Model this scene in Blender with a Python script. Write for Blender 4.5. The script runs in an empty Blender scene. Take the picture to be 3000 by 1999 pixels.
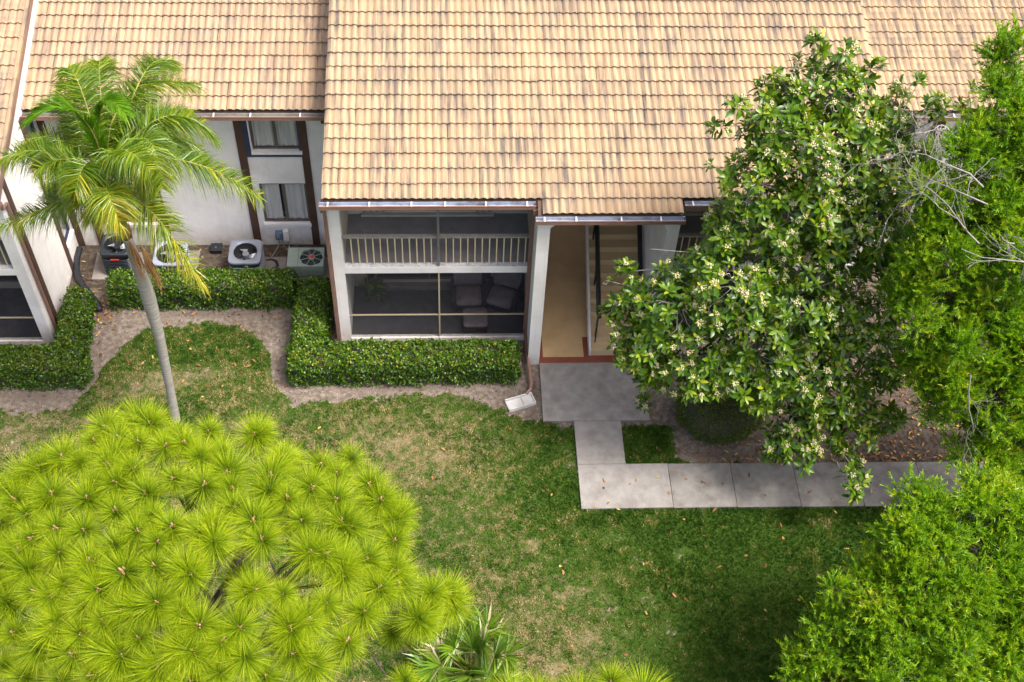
import bpy, math, random
import numpy as np
from mathutils import Vector, Matrix

# ------------------------------------------------------------------ camera, light, exposure
CAM_LOC = (2.3057, -19.0782, 23.7151)
CAM_PITCH, CAM_YAW, CAM_ROLL = 51.1679, 4.7918, -3.2453   # degrees: below the horizon, to the right, roll
CAM_LENS = 43.726
PINE_TUFTS = [(-2.01,-12.0,12.74),(-1.85,-11.95,12.81),(-2.05,-12.29,12.73),(-1.42,-12.0,12.98),(-1.63,-11.87,12.88),(-1.08,-11.99,13.07),(-1.08,-12.12,13.1),(-1.2,-12.31,13.1),(-0.95,-12.37,13.17),(-1.23,-12.51,13.11),(-1.68,-12.47,12.92),(-1.06,-11.73,13.01),(-0.83,-11.85,13.09),(-1.33,-11.73,12.95),(-1.23,-11.54,12.93),(-0.9,-11.48,12.98),(-0.76,-11.57,13.02),(-0.54,-11.93,13.14),(-0.35,-11.9,13.15),(-0.45,-11.74,13.09),(0.04,-12.04,13.18),(0.32,-11.73,13.05),(0.39,-11.67,13.02),(-0.14,-11.71,13.09),(0.64,-12.03,13.08),(0.61,-12.18,13.12),(0.14,-12.31,13.24),(0.2,-12.52,13.28),(-0.07,-12.5,13.3),(0.55,-12.33,13.17),(0.55,-12.52,13.22),(0.73,-12.59,13.18),(0.94,-12.39,13.07),(1.01,-12.06,12.96),(1.17,-12.15,12.92),(1.3,-11.87,12.79),(1.5,-12.18,12.76),(1.61,-12.35,12.72),(1.19,-12.48,12.97),(-0.61,-12.56,13.27),(-0.51,-12.84,13.32),(-0.89,-12.73,13.23),(0.25,-12.76,13.32),(0.08,-12.97,13.36),(-0.03,-13.05,13.37),(0.11,-13.16,13.36),(0.45,-12.9,13.3),(0.55,-13.11,13.29),(1.25,-12.74,12.97),(1.34,-12.78,12.93),(1.74,-12.54,12.65),(1.81,-12.43,12.59),(1.76,-12.77,12.64),(0.98,-13.15,13.12),(1.12,-13.14,13.05),(1.27,-13.2,12.95),(1.3,-13.31,12.92),(1.51,-13.07,12.81),(1.77,-13.08,12.6),(1.81,-13.2,12.53),(2.13,-13.14,12.23),(2.3,-13.07,12.08),(0.76,-13.6,13.15),(0.44,-13.63,13.25),(0.51,-13.59,13.24),(-0.13,-13.39,13.35),(-0.07,-13.49,13.34),(-0.41,-13.38,13.32),(-0.7,-13.4,13.25),(-1.06,-13.23,13.15),(-1.05,-13.35,13.13),(-1.42,-13.05,13.01),(-1.75,-12.8,12.87),(-1.5,-12.77,13.0),(-1.19,-12.88,13.13),(-0.82,-13.12,13.25),(-0.63,-13.0,13.3),(-1.9,-12.87,12.77),(-1.09,-13.61,13.02),(-0.94,-13.51,13.13),(-0.52,-13.73,13.19),(-0.36,-13.71,13.24),(-0.13,-13.79,13.24),(-0.11,-13.87,13.2),(0.04,-13.91,13.18),(-1.35,-13.66,12.84),(-1.4,-13.72,12.78),(-1.11,-13.83,12.88),(-0.88,-13.78,13.04),(-1.86,-13.62,12.49),(-1.97,-13.33,12.58),(-1.63,-13.35,12.81),(-1.19,-13.95,12.73),(-0.84,-14.01,12.89),(-0.69,-14.07,12.91),(-0.71,-14.12,12.85),(-0.35,-14.2,12.9),(-0.29,-14.14,12.97),(0.24,-14.03,13.09),(-0.01,-14.1,13.04),(0.44,-14.13,12.96),(0.83,-13.85,13.0),(0.84,-13.91,12.96),(0.98,-13.77,12.96),(1.48,-13.58,12.69),(1.99,-13.43,12.25),(2.05,-13.47,12.17),(1.33,-13.86,12.64),(0.87,-14.05,12.83),(1.03,-14.09,12.68),(1.86,-13.95,11.96),(-1.45,-13.44,12.88),(-1.76,-13.97,12.27),(-2.06,-12.98,12.65),(-2.2,-12.49,12.64),(-2.0,-13.82,12.2),(-2.16,-12.09,12.67),(-2.4,-11.98,12.54),(-2.18,-13.14,12.51),(-2.2,-13.5,12.29),(-2.2,-12.72,12.61),(-0.37,-12.4,13.27),(-0.3,-12.99,13.35),(-0.13,-14.08,13.05),(-0.52,-13.97,13.06),(-1.57,-13.82,12.57),(-0.99,-14.14,12.67),(-0.54,-14.27,12.75),(-1.34,-14.09,12.48),(-0.05,-14.3,12.83),(0.21,-14.24,12.88),(0.61,-14.24,12.76),(0.39,-13.92,13.13),(-1.63,-12.35,12.94),(-0.81,-12.23,13.18),(-0.16,-12.11,13.21),(-1.87,-12.5,12.83),(0.89,-12.82,13.15),(-0.42,-13.14,13.34),(-0.7,-13.72,13.14),(-1.75,-13.12,12.81),(-1.31,-13.37,13.0),(1.15,-13.6,12.94),(1.62,-13.31,12.67),(2.12,-13.32,12.17),(2.34,-13.16,11.99)]
PINE_AXIS = [-0.56, -12.87, 11.04]
PINE2_TUFTS = [(3.1,-14.64,13.21),(3.73,-14.59,13.29),(4.01,-14.68,13.23),(3.46,-14.7,13.19),(4.25,-14.78,13.18),(2.87,-14.67,13.17),(3.27,-14.75,13.13),(3.87,-14.81,13.12),(3.6,-14.8,13.11)]
PALM_BASE = (-3.94, -2.3)
PALM_HEART = [-3.98, -2.3, 7.61]
PALM_FRONDS = [((-4.09,-1.6,8.82),(-4.49,-0.9,9.03)),((-3.5,-1.2,8.59),(-2.33,-0.3,8.1)),((-3.23,-0.9,8.78),(-2.97,0.2,8.15)),((-2.73,-2.0,8.81),(-1.94,-1.6,7.97)),((-2.54,-2.5,8.3),(-1.08,-2.6,7.46)),((-2.83,-3.0,9.23),(-2.49,-3.6,8.67)),((-3.75,-2.9,9.63),(-4.66,-3.0,9.61)),((-3.66,-2.2,9.16),(-3.02,-2.9,9.69)),((-4.69,-2.3,8.26),(-5.57,-2.3,8.15)),((-4.59,-2.6,7.43),(-5.88,-2.7,6.84)),((-3.44,-3.6,8.64),(-3.24,-4.0,8.17)),((-2.96,-3.2,7.74),(-2.28,-3.4,5.94)),((-3.89,-3.2,8.32),(-3.94,-3.3,7.57)),((-3.6,-1.4,7.94),(-2.4,-1.0,8.05)),((-4.69,-1.4,7.79),(-5.65,-1.2,7.45)),((-3.12,-1.2,7.61),(-2.34,-0.8,6.67)),((-4.05,-0.8,8.44),(-4.25,0.2,8.29)),((-3.24,-3.2,9.13),(-2.53,-3.9,9.36)),((-4.8,-1.4,6.83),(-5.45,-1.3,6.32)),((-4.5,-1.2,8.14),(-4.86,-0.2,8.13)),((-3.72,-1.5,8.37),(-3.24,-0.6,8.16)),((-3.21,-1.8,8.48),(-2.54,-1.2,7.92)),((-4.29,-2.6,8.35),(-4.81,-2.9,8.41)),((-3.78,-3.2,8.84),(-3.9,-3.8,8.76)),((-3.3,-2.6,8.28),(-2.82,-2.9,7.95))]
FLOWER_BLOBS = [(8.96,-1.4,9.55,0.31),(8.74,-1.6,8.91,0.47),(9.36,-1.6,9.02,0.55),(9.89,-1.8,8.35,0.6),(10.72,-1.6,8.5,0.44),(8.43,-2.0,8.53,0.59),(9.06,-2.2,8.07,0.84),(10.36,-2.0,7.66,0.86),(11.19,-1.8,7.59,0.53),(8.13,-2.4,7.6,0.68),(9.0,-2.6,6.87,0.95),(10.16,-2.6,6.63,0.96),(11.3,-2.4,6.41,0.72),(7.93,-2.4,6.43,0.58),(7.67,-2.4,5.43,0.51),(6.91,-2.5,4.76,0.43),(6.13,-2.6,4.48,0.39),(5.83,-2.7,4.18,0.32),(6.98,-3.0,4.8,0.91),(8.01,-3.0,5.45,1.07),(9.15,-3.2,5.28,1.16),(10.51,-3.0,4.9,1.09),(6.37,-3.2,3.8,0.66),(7.46,-3.4,3.6,0.94),(8.61,-3.5,3.71,1.11),(9.81,-3.6,3.53,1.12),(11.04,-3.4,3.54,0.85),(6.67,-3.2,2.83,0.37),(7.78,-3.4,2.69,0.41),(8.91,-3.7,2.69,0.41),(9.72,-4.2,2.18,0.59),(10.58,-4.0,2.68,0.59),(9.37,-4.5,1.81,0.33),(9.85,-4.8,1.92,0.3),(10.84,-4.6,2.25,0.45),(11.52,-4.2,2.47,0.41),(10.85,-5.3,1.99,0.26),(10.73,-5.5,1.72,0.23),(7.63,-1.6,8.81,0.18),(7.34,-1.8,8.46,0.16),(7.88,-1.8,8.41,0.14),(7.36,-2.0,7.67,0.15),(8.27,-1.4,9.4,0.12),(8.43,-1.2,9.78,0.09),(10.14,-1.3,9.38,0.16),(11.04,-1.3,9.08,0.14),(6.3,-2.6,6.01,0.1),(6.68,-3.0,1.37,0.17),(12.05,-1.5,8.83,0.29),(11.67,-2.2,7.05,0.37),(8.17,-1.5,9.03,0.23),(5.51,-2.6,5.09,0.13),(5.9,-2.5,5.23,0.13),(8.96,-1.3,9.96,0.16),(9.5,-1.3,9.86,0.15),(9.43,-1.4,9.41,0.26),(9.99,-1.4,9.11,0.2),(10.71,-1.4,9.01,0.17),(11.46,-1.5,8.62,0.23)]
UPPER_BLOBS = [(11.81,-3.2,9.55,0.35),(12.24,-3.1,9.61,0.35),(11.28,-3.2,9.4,0.24),(10.92,-3.6,8.1,0.28),(10.9,-3.9,6.81,0.29),(11.05,-4.0,5.93,0.34),(11.5,-4.5,4.53,0.35),(10.7,-3.5,8.65,0.19),(11.97,-2.5,10.54,0.45),(11.88,-2.6,10.06,0.24),(11.46,-3.2,9.1,0.47),(12.27,-3.2,8.89,0.66),(12.28,-3.4,8.01,0.84),(11.34,-3.4,8.45,0.36),(11.73,-3.8,7.4,0.6),(11.11,-3.8,7.29,0.45),(12.88,-3.8,6.92,0.94),(11.49,-4.0,6.43,0.78),(12.45,-4.2,5.63,0.97),(13.5,-4.2,5.08,0.99),(11.59,-4.2,5.38,0.56),(12.05,-4.6,4.65,0.73),(13.0,-4.7,4.34,0.91),(13.9,-4.8,3.72,0.93),(12.03,-4.9,3.9,0.49),(12.74,-5.0,3.27,0.58),(13.56,-5.2,3.07,0.67),(14.36,-5.4,2.22,0.69),(13.4,-3.5,7.77,1.08),(14.3,-4.0,5.23,1.16),(13.0,-3.0,9.42,0.81),(15.06,-5.0,2.91,1.04)]
LOWER_BLOBS = [(11.12,-8.3,5.28,0.55),(11.84,-8.1,5.36,0.48),(10.47,-8.4,5.32,0.51),(10.03,-8.3,5.31,0.29),(12.44,-8.2,4.92,0.68),(9.93,-8.7,4.81,0.44),(10.61,-8.9,4.69,0.74),(11.58,-8.8,4.63,0.82),(12.41,-9.0,4.33,0.75),(9.66,-9.1,4.31,0.48),(9.23,-9.1,4.16,0.33),(10.28,-9.4,4.05,0.75),(11.3,-9.5,3.7,0.83),(12.39,-9.5,3.3,0.85),(9.0,-9.4,3.6,0.37),(9.46,-9.6,3.47,0.6),(8.71,-9.6,2.98,0.38),(8.59,-9.9,2.54,0.38),(9.24,-10.0,2.73,0.61),(10.11,-10.0,3.05,0.76),(11.15,-10.1,2.66,0.77),(12.2,-10.1,2.41,0.78),(9.96,-10.4,2.08,0.78),(11.29,-10.5,1.63,0.87),(12.7,-10.5,1.11,0.89),(13.09,-9.3,3.73,0.92),(13.73,-10.0,1.5,0.97),(8.85,-10.3,2.1,0.46),(13.11,-8.5,4.34,0.61)]
UPPER_DEAD = [((11.34, -4.3, 9.32), (10.02, -4.2, 10.11), 0.55, 4), ((11.43, -4.5, 9.11), (10.03, -4.4, 9.52), 0.55, 4), ((11.41, -4.8, 8.47), (10.48, -4.6, 9.21), 0.5, 4), ((12.54, -5.0, 8.35), (11.05, -5.0, 8.25), 0.35, 2), ((12.06, -5.4, 5.56), (12.44, -5.6, 3.84), 0.4, 3), ((10.73, -3.6, 9.96), (10.22, -3.6, 10.29), 0.5, 4), ((12.16, -4.6, 8.25), (11.25, -4.6, 8.69), 0.5, 3)]
PALMETTO = (2.67, -8.73)
SC = bpy.context.scene
COL = SC.collection
random.seed(7); RNG = np.random.default_rng(11)

def camera():
    th, ps, ro = (math.radians(a) for a in (CAM_PITCH, CAM_YAW, CAM_ROLL))
    f = Vector((math.sin(ps)*math.cos(th), math.cos(ps)*math.cos(th), -math.sin(th)))
    r = Vector((math.cos(ps), -math.sin(ps), 0))
    d = f.cross(r)
    c, s = math.cos(ro), math.sin(ro)
    r2, d2 = c*r + s*d, -s*r + c*d
    cam = bpy.data.cameras.new("camera"); o = bpy.data.objects.new("camera", cam); COL.objects.link(o)
    u, b = -d2, -f
    o.matrix_world = Matrix(((r2.x, u.x, b.x, CAM_LOC[0]), (r2.y, u.y, b.y, CAM_LOC[1]), (r2.z, u.z, b.z, CAM_LOC[2]), (0, 0, 0, 1)))
    cam.sensor_width = 36; cam.sensor_fit = 'HORIZONTAL'; cam.lens = CAM_LENS
    cam.clip_start = 0.5; cam.clip_end = 2000
    SC.camera = o
camera()

SUN_EL, SUN_AZ = 62.0, -22.0          # degrees; azimuth counted from +X towards +Y
sd = Vector((math.cos(math.radians(SUN_EL))*math.cos(math.radians(SUN_AZ)), math.cos(math.radians(SUN_EL))*math.sin(math.radians(SUN_AZ)), math.sin(math.radians(SUN_EL))))
w = bpy.data.worlds.new("World"); SC.world = w; w.use_nodes = True
nt = w.node_tree; bg = nt.nodes["Background"]
sky = nt.nodes.new("ShaderNodeTexSky"); sky.sky_type = 'NISHITA'; sky.sun_disc = False
sky.sun_elevation = math.radians(SUN_EL); sky.sun_rotation = math.atan2(sd.x, sd.y)
sky.air_density = 0.55; sky.dust_density = 6.0; sky.ozone_density = 0.4
nt.links.new(sky.outputs[0], bg.inputs[0]); bg.inputs[1].default_value = 0.15
sl = bpy.data.lights.new("sun", 'SUN'); sl.energy = 1.9; sl.angle = math.radians(16.0); sl.color = (1.0, 0.965, 0.91)
so = bpy.data.objects.new("sun", sl); COL.objects.link(so)
so.rotation_euler = sd.to_track_quat('Z', 'Y').to_euler()
SC.view_settings.view_transform = 'Standard'; SC.view_settings.look = 'None'
SC.view_settings.exposure = 1.30; SC.view_settings.gamma = 1.0; SC.view_settings.use_curve_mapping = False
SC.render.engine = 'CYCLES'
SC.cycles.use_denoising = True
SC.cycles.max_bounces = 8; SC.cycles.transparent_max_bounces = 16
SC.cycles.use_adaptive_sampling = True; SC.cycles.adaptive_threshold = 0.015

# ------------------------------------------------------------------ materials
MATS = {}
def new_mat(name):
    m = bpy.data.materials.new(name); m.use_nodes = True
    n = m.node_tree.nodes; p = n["Principled BSDF"]
    MATS[name] = m
    return m, m.node_tree, p
def N(t, kind, **kw):
    n = t.nodes.new("ShaderNode" + kind)
    for k_, v in kw.items():
        if hasattr(n, k_): setattr(n, k_, v)
        else: n.inputs[k_].default_value = v
    return n
def L(t, a, b): t.links.new(a, b)
def ramp(t, src, stops):
    r = t.nodes.new("ShaderNodeValToRGB"); e = r.color_ramp.elements
    while len(e) < len(stops): e.new(0.5)
    for i, (p, c) in enumerate(stops):
        e[i].position = p; e[i].color = (c[0], c[1], c[2], 1)
    L(t, src, r.inputs[0]); return r
def mixc(t, fac, a, b, mode='MIX'):
    m = t.nodes.new("ShaderNodeMix"); m.data_type = 'RGBA'; m.blend_type = mode
    for s, v in ((0, fac), (6, a), (7, b)):
        if hasattr(v, 'is_linked') or hasattr(v, 'links'): L(t, v, m.inputs[s])
        else: m.inputs[s].default_value = v if s == 0 else (v[0], v[1], v[2], 1)
    return m.outputs[2]
def math_(t, op, a, b=0.0, clamp=False):
    m = t.nodes.new("ShaderNodeMath"); m.operation = op; m.use_clamp = clamp
    for s, v in ((0, a), (1, b)):
        if hasattr(v, 'links'): L(t, v, m.inputs[s])
        else: m.inputs[s].default_value = v
    return m.outputs[0]
def pos(t): return N(t, "NewGeometry").outputs["Position"]
def mapped(t, src, scale, loc=(0, 0, 0)):
    m = N(t, "Mapping"); m.inputs["Scale"].default_value = scale; m.inputs["Location"].default_value = loc
    L(t, src, m.inputs[0]); return m.outputs[0]
def noise(t, src, scale, detail=4, rough=0.55):
    n = N(t, "TexNoise"); n.inputs["Scale"].default_value = scale; n.inputs["Detail"].default_value = detail; n.inputs["Roughness"].default_value = rough
    L(t, src, n.inputs["Vector"]); return n.outputs[0]
def bump(t, p, h, strength=0.3, dist=0.01):
    b = N(t, "Bump"); b.inputs["Strength"].default_value = strength; b.inputs["Distance"].default_value = dist
    L(t, h, b.inputs["Height"]); L(t, b.outputs[0], p.inputs["Normal"])

def surf(name, c0, c1, scale=3.0, rough=0.7, fine=60, bump_s=0.2, bump_d=0.004, metal=0.0, dirt=None, dirt_scale=1.2, spec=0.4, stretch=(1, 1, 1)):
    m, t, p = new_mat(name)
    P = mapped(t, pos(t), stretch)
    n1 = noise(t, P, scale, 6); col = ramp(t, n1, [(0.32, c0), (0.68, c1)]).outputs[0]
    if dirt:
        nd = noise(t, P, dirt_scale, 8, 0.65); fd = ramp(t, nd, [(0.48, (0, 0, 0)), (0.72, (1, 1, 1))]).outputs[0]
        col = mixc(t, fd, col, dirt)
    if name == "stucco":                                  # soil splashed up from the beds, and rain streaks
        sz = N(t, "SeparateXYZ"); L(t, pos(t), sz.inputs[0]); ns = noise(t, pos(t), 5, 6, 0.65)
        low = math_(t, 'MULTIPLY', ramp(t, sz.outputs[2], [(0.02, (1, 1, 1)), (0.42, (0, 0, 0))]).outputs[0], ramp(t, ns, [(0.38, (0, 0, 0)), (0.65, (1, 1, 1))]).outputs[0])
        col = mixc(t, math_(t, 'MULTIPLY', low, 0.75), col, (0.40, 0.35, 0.30))
        rs = ramp(t, noise(t, mapped(t, pos(t), (14, 14, 0.5)), 1.0, 5, 0.6), [(0.55, (0, 0, 0)), (0.78, (1, 1, 1))]).outputs[0]
        col = mixc(t, math_(t, 'MULTIPLY', rs, 0.30), col, (0.50, 0.465, 0.42))
    nf = noise(t, pos(t), fine, 3)
    col = mixc(t, math_(t, 'MULTIPLY', nf, 0.35), col, [v*0.6 for v in c0])
    L(t, col, p.inputs["Base Color"])
    p.inputs["Roughness"].default_value = rough; p.inputs["Metallic"].default_value = metal
    p.inputs["Specular IOR Level"].default_value = spec
    bump(t, p, nf, bump_s, bump_d)
    return m

def tile_mat(name, y0, cream, tan, pink, grey, greyamt):
    m, t, p = new_mat(name)
    P = pos(t); sx = N(t, "SeparateXYZ"); L(t, P, sx.inputs[0])
    cx = math_(t, 'FLOOR', math_(t, 'MULTIPLY', math_(t, 'ADD', sx.outputs[0], 40.28), 1/0.165))
    cy = math_(t, 'FLOOR', math_(t, 'MULTIPLY', math_(t, 'SUBTRACT', sx.outputs[1], y0), 1/0.3648))
    cc = N(t, "CombineXYZ"); L(t, cx, cc.inputs[0]); L(t, cy, cc.inputs[1])
    wn = N(t, "TexWhiteNoise"); wn.noise_dimensions = '2D'; L(t, cc.outputs[0], wn.inputs["Vector"])
    wsep = N(t, "SeparateColor"); L(t, wn.outputs["Color"], wsep.inputs[0])
    streak = noise(t, mapped(t, P, (34, 1.6, 1.6)), 1.0, 5, 0.6)
    streak2 = noise(t, mapped(t, P, (55, 3.0, 3.0), (7, 3, 1)), 1.0, 4, 0.6)
    col = mixc(t, math_(t, 'MULTIPLY', wsep.outputs[0], 0.6), cream, tan)
    col = mixc(t, ramp(t, streak, [(0.42, (0, 0, 0)), (0.75, (0.85, 0.85, 0.85))]).outputs[0], col, tan)
    fp = math_(t, 'MULTIPLY', ramp(t, wsep.outputs[1], [(0.55, (0, 0, 0)), (1.0, (1, 1, 1))]).outputs[0], ramp(t, streak2, [(0.4, (0, 0, 0)), (0.65, (1, 1, 1))]).outputs[0])
    col = mixc(t, math_(t, 'MULTIPLY', fp, 0.5), col, pink)
    big = noise(t, mapped(t, P, (1.3, 0.5, 0.5), (2, 5, 0)), 1.0, 5, 0.6)
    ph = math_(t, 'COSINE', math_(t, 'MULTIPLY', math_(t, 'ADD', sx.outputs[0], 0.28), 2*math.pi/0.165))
    valley = ramp(t, ph, [(0.1, (0, 0, 0)), (1.0, (1, 1, 1))]).outputs[0]           # greyer in the pans between the rolls
    st3 = noise(t, mapped(t, P, (13, 0.9, 0.9), (3, 1, 9)), 1.0, 6, 0.65)
    fg = math_(t, 'MULTIPLY', ramp(t, math_(t, 'ADD', math_(t, 'ADD', math_(t, 'MULTIPLY', st3, 0.9), math_(t, 'MULTIPLY', streak, 0.35)), math_(t, 'MULTIPLY', wsep.outputs[2], 0.12)), [(0.56, (0, 0, 0)), (0.90, (1, 1, 1))]).outputs[0],
               ramp(t, big, [(0.36, (0.10, 0.10, 0.10)), (0.58, (1, 1, 1))]).outputs[0])
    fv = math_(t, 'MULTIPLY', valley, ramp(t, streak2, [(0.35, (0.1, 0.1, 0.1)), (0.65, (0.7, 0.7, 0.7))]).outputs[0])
    rowp = math_(t, 'FRACT', math_(t, 'MULTIPLY', math_(t, 'SUBTRACT', sx.outputs[1], y0), 1/0.3648))     # greyer towards the upper end of each course
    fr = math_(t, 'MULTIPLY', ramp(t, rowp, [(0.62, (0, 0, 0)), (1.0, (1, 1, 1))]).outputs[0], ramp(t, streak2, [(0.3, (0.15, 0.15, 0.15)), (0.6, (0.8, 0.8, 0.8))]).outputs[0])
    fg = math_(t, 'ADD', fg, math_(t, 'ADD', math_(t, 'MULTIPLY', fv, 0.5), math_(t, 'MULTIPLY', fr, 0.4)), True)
    col = mixc(t, math_(t, 'MULTIPLY', fg, greyamt), col, grey)
    speck = noise(t, P, 60, 3, 0.6)
    col = mixc(t, math_(t, 'MULTIPLY', ramp(t, speck, [(0.56, (0, 0, 0)), (0.7, (1, 1, 1))]).outputs[0], 0.3), col, [v*0.65 for v in grey])
    L(t, col, p.inputs["Base Color"]); p.inputs["Roughness"].default_value = 0.8; p.inputs["Specular IOR Level"].default_value = 0.25
    bump(t, p, speck, 0.3, 0.003)
    return m

def leaf_mat(name, stops, rough=0.45, trans=0.35, spec=0.5, tcol=(1.3, 1.25, 0.5), gloss_var=True):
    m, t, p = new_mat(name)
    at = N(t, "Attribute"); at.attribute_name = "tint"
    oi = N(t, "ObjectInfo")
    f = math_(t, 'ADD', at.outputs["Fac"], math_(t, 'MULTIPLY', math_(t, 'SUBTRACT', oi.outputs["Random"], 0.5), 0.0))
    n = noise(t, pos(t), 1.3, 3)
    f = math_(t, 'ADD', f, math_(t, 'MULTIPLY', math_(t, 'SUBTRACT', n, 0.5), 0.35), True)
    col = ramp(t, f, stops).outputs[0]
    L(t, col, p.inputs["Base Color"])
    p.inputs["Roughness"].default_value = rough; p.inputs["Specular IOR Level"].default_value = spec
    tr = N(t, "BsdfTranslucent"); tc = mixc(t, 1.0, col, tcol, 'MULTIPLY'); L(t, tc, tr.inputs[0])
    mx = N(t, "MixShader"); mx.inputs[0].default_value = trans
    L(t, p.outputs[0], mx.inputs[1]); L(t, tr.outputs[0], mx.inputs[2])
    L(t, mx.outputs[0], t.nodes["Material Output"].inputs[0])
    return m

def glass_mat(name, c, rough=0.05, alpha=0.45):
    m, t, p = new_mat(name)
    p.inputs["Base Color"].default_value = (*c, 1); p.inputs["Roughness"].default_value = rough
    p.inputs["Specular IOR Level"].default_value = 0.6
    tr = N(t, "BsdfTransparent"); mx = N(t, "MixShader"); mx.inputs[0].default_value = alpha
    L(t, tr.outputs[0], mx.inputs[1]); L(t, p.outputs[0], mx.inputs[2])
    L(t, mx.outputs[0], t.nodes["Material Output"].inputs[0])
    return m

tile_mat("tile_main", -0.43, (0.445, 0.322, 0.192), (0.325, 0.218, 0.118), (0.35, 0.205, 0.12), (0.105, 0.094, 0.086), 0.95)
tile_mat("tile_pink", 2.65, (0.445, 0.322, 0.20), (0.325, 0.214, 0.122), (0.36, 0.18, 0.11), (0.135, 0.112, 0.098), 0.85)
surf("stucco", (0.78, 0.755, 0.725), (0.85, 0.83, 0.80), 2.2, 0.9, 45, 0.5, 0.006, dirt=(0.66, 0.63, 0.60), spec=0.2)
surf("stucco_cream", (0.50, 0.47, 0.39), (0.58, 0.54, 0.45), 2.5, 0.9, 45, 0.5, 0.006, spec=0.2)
surf("concrete", (0.172, 0.163, 0.148), (0.245, 0.233, 0.213), 5.5, 0.9, 70, 0.5, 0.004, dirt=(0.115, 0.098, 0.085), dirt_scale=2.4, spec=0.2)
surf("concrete_clean", (0.225, 0.213, 0.196), (0.30, 0.285, 0.263), 5.0, 0.9, 70, 0.5, 0.004, dirt=(0.175, 0.155, 0.138), dirt_scale=2.4, spec=0.2)
surf("concrete_dark", (0.19, 0.17, 0.155), (0.29, 0.26, 0.235), 2.0, 0.9, 60, 0.4, 0.004, dirt=(0.14, 0.12, 0.105), spec=0.2)
surf("brown_paint", (0.075, 0.042, 0.03), (0.10, 0.058, 0.042), 3, 0.6, 40, 0.2, 0.003, spec=0.3)
surf("brown_metal", (0.20, 0.11, 0.082), (0.26, 0.15, 0.115), 3, 0.4, 40, 0.05, 0.002, spec=0.6)
surf("gutter_inside", (0.33, 0.39, 0.50), (0.44, 0.50, 0.60), 5, 0.3, 30, 0.1, 0.002, dirt=(0.10, 0.08, 0.075), dirt_scale=3.5, spec=0.8)  # blue-grey tone puts the sky's reflection into the trough's colour
surf("gutter_dull", (0.30, 0.30, 0.28), (0.40, 0.40, 0.37), 5, 0.5, 30, 0.1, 0.002, dirt=(0.14, 0.12, 0.10), dirt_scale=3.5)
surf("white_metal", (0.62, 0.62, 0.62), (0.72, 0.72, 0.72), 4, 0.4, 40, 0.05, 0.002)
surf("navy_paint", (0.03, 0.04, 0.085), (0.045, 0.058, 0.115), 3, 0.5, 40, 0.1, 0.002)
surf("window_frame", (0.10, 0.085, 0.075), (0.15, 0.125, 0.11), 4, 0.45, 40, 0.05, 0.002)
surf("coating_tan", (0.56, 0.395, 0.20), (0.65, 0.46, 0.24), 2.2, 0.85, 90, 0.6, 0.004, dirt=(0.49, 0.34, 0.17), spec=0.2)
surf("coating_lit", (0.68, 0.51, 0.29), (0.76, 0.58, 0.34), 2.2, 0.85, 90, 0.6, 0.004, dirt=(0.60, 0.44, 0.24), spec=0.2)  # tan coating lightened for the steps, in place of light in the hall
surf("coating_red", (0.20, 0.062, 0.037), (0.25, 0.078, 0.046), 3, 0.8, 80, 0.5, 0.003, spec=0.2)
surf("black_paint", (0.010, 0.011, 0.014), (0.017, 0.018, 0.022), 3, 0.35, 30, 0.05, 0.002, spec=0.5)
surf("carpet", (0.075, 0.075, 0.082), (0.115, 0.115, 0.122), 5, 0.95, 120, 0.6, 0.004, dirt=(0.06, 0.06, 0.07), spec=0.1)
surf("carpet_pale", (0.21, 0.205, 0.205), (0.30, 0.295, 0.295), 4, 0.95, 120, 0.6, 0.004, dirt=(0.16, 0.155, 0.16), dirt_scale=2.0, spec=0.1)
surf("rail_cap", (0.26, 0.25, 0.22), (0.36, 0.34, 0.30), 9, 0.6, 40, 0.2, 0.002)
surf("rail_cream", (0.58, 0.47, 0.28), (0.68, 0.56, 0.36), 6, 0.5, 40, 0.1, 0.002)
surf("screen_frame", (0.40, 0.34, 0.22), (0.48, 0.41, 0.28), 6, 0.5, 40, 0.1, 0.002)
surf("rail_bronze", (0.15, 0.14, 0.14), (0.21, 0.195, 0.19), 6, 0.5, 40, 0.1, 0.002)
surf("flaking_paint", (0.42, 0.42, 0.43), (0.66, 0.66, 0.68), 16, 0.8, 60, 0.3, 0.003, dirt=(0.20, 0.19, 0.22), dirt_scale=9)
surf("blind", (0.36, 0.36, 0.31), (0.48, 0.48, 0.42), 3, 0.7, 40, 0.1, 0.002)
surf("curtain", (0.70, 0.70, 0.66), (0.88, 0.88, 0.85), 2.2, 0.9, 50, 0.2, 0.003, stretch=(9, 9, 0.5))
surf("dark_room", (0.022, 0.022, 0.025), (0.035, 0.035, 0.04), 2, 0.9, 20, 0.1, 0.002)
surf("chair_fabric", (0.21, 0.175, 0.175), (0.28, 0.24, 0.24), 6, 0.95, 90, 0.5, 0.004, spec=0.1)
surf("wicker_dark", (0.02, 0.018, 0.018), (0.035, 0.03, 0.03), 8, 0.7, 70, 0.5, 0.005)
surf("ac_black", (0.018, 0.024, 0.030), (0.028, 0.036, 0.044), 3, 0.4, 40, 0.1, 0.002)
surf("ac_grey", (0.17, 0.185, 0.225), (0.21, 0.23, 0.275), 3, 0.45, 40, 0.1, 0.002)
surf("ac_white", (0.26, 0.28, 0.36), (0.33, 0.35, 0.43), 3, 0.45, 40, 0.1, 0.002)
surf("ac_green", (0.31, 0.375, 0.315), (0.38, 0.44, 0.37), 3, 0.55, 40, 0.1, 0.002, dirt=(0.27, 0.32, 0.27))
surf("ac_inside", (0.008, 0.008, 0.010), (0.013, 0.013, 0.016), 3, 0.7, 20, 0.05, 0.002)
surf("fan_metal", (0.32, 0.34, 0.36), (0.44, 0.46, 0.48), 3, 0.4, 30, 0.05, 0.002, metal=0.4)
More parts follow.
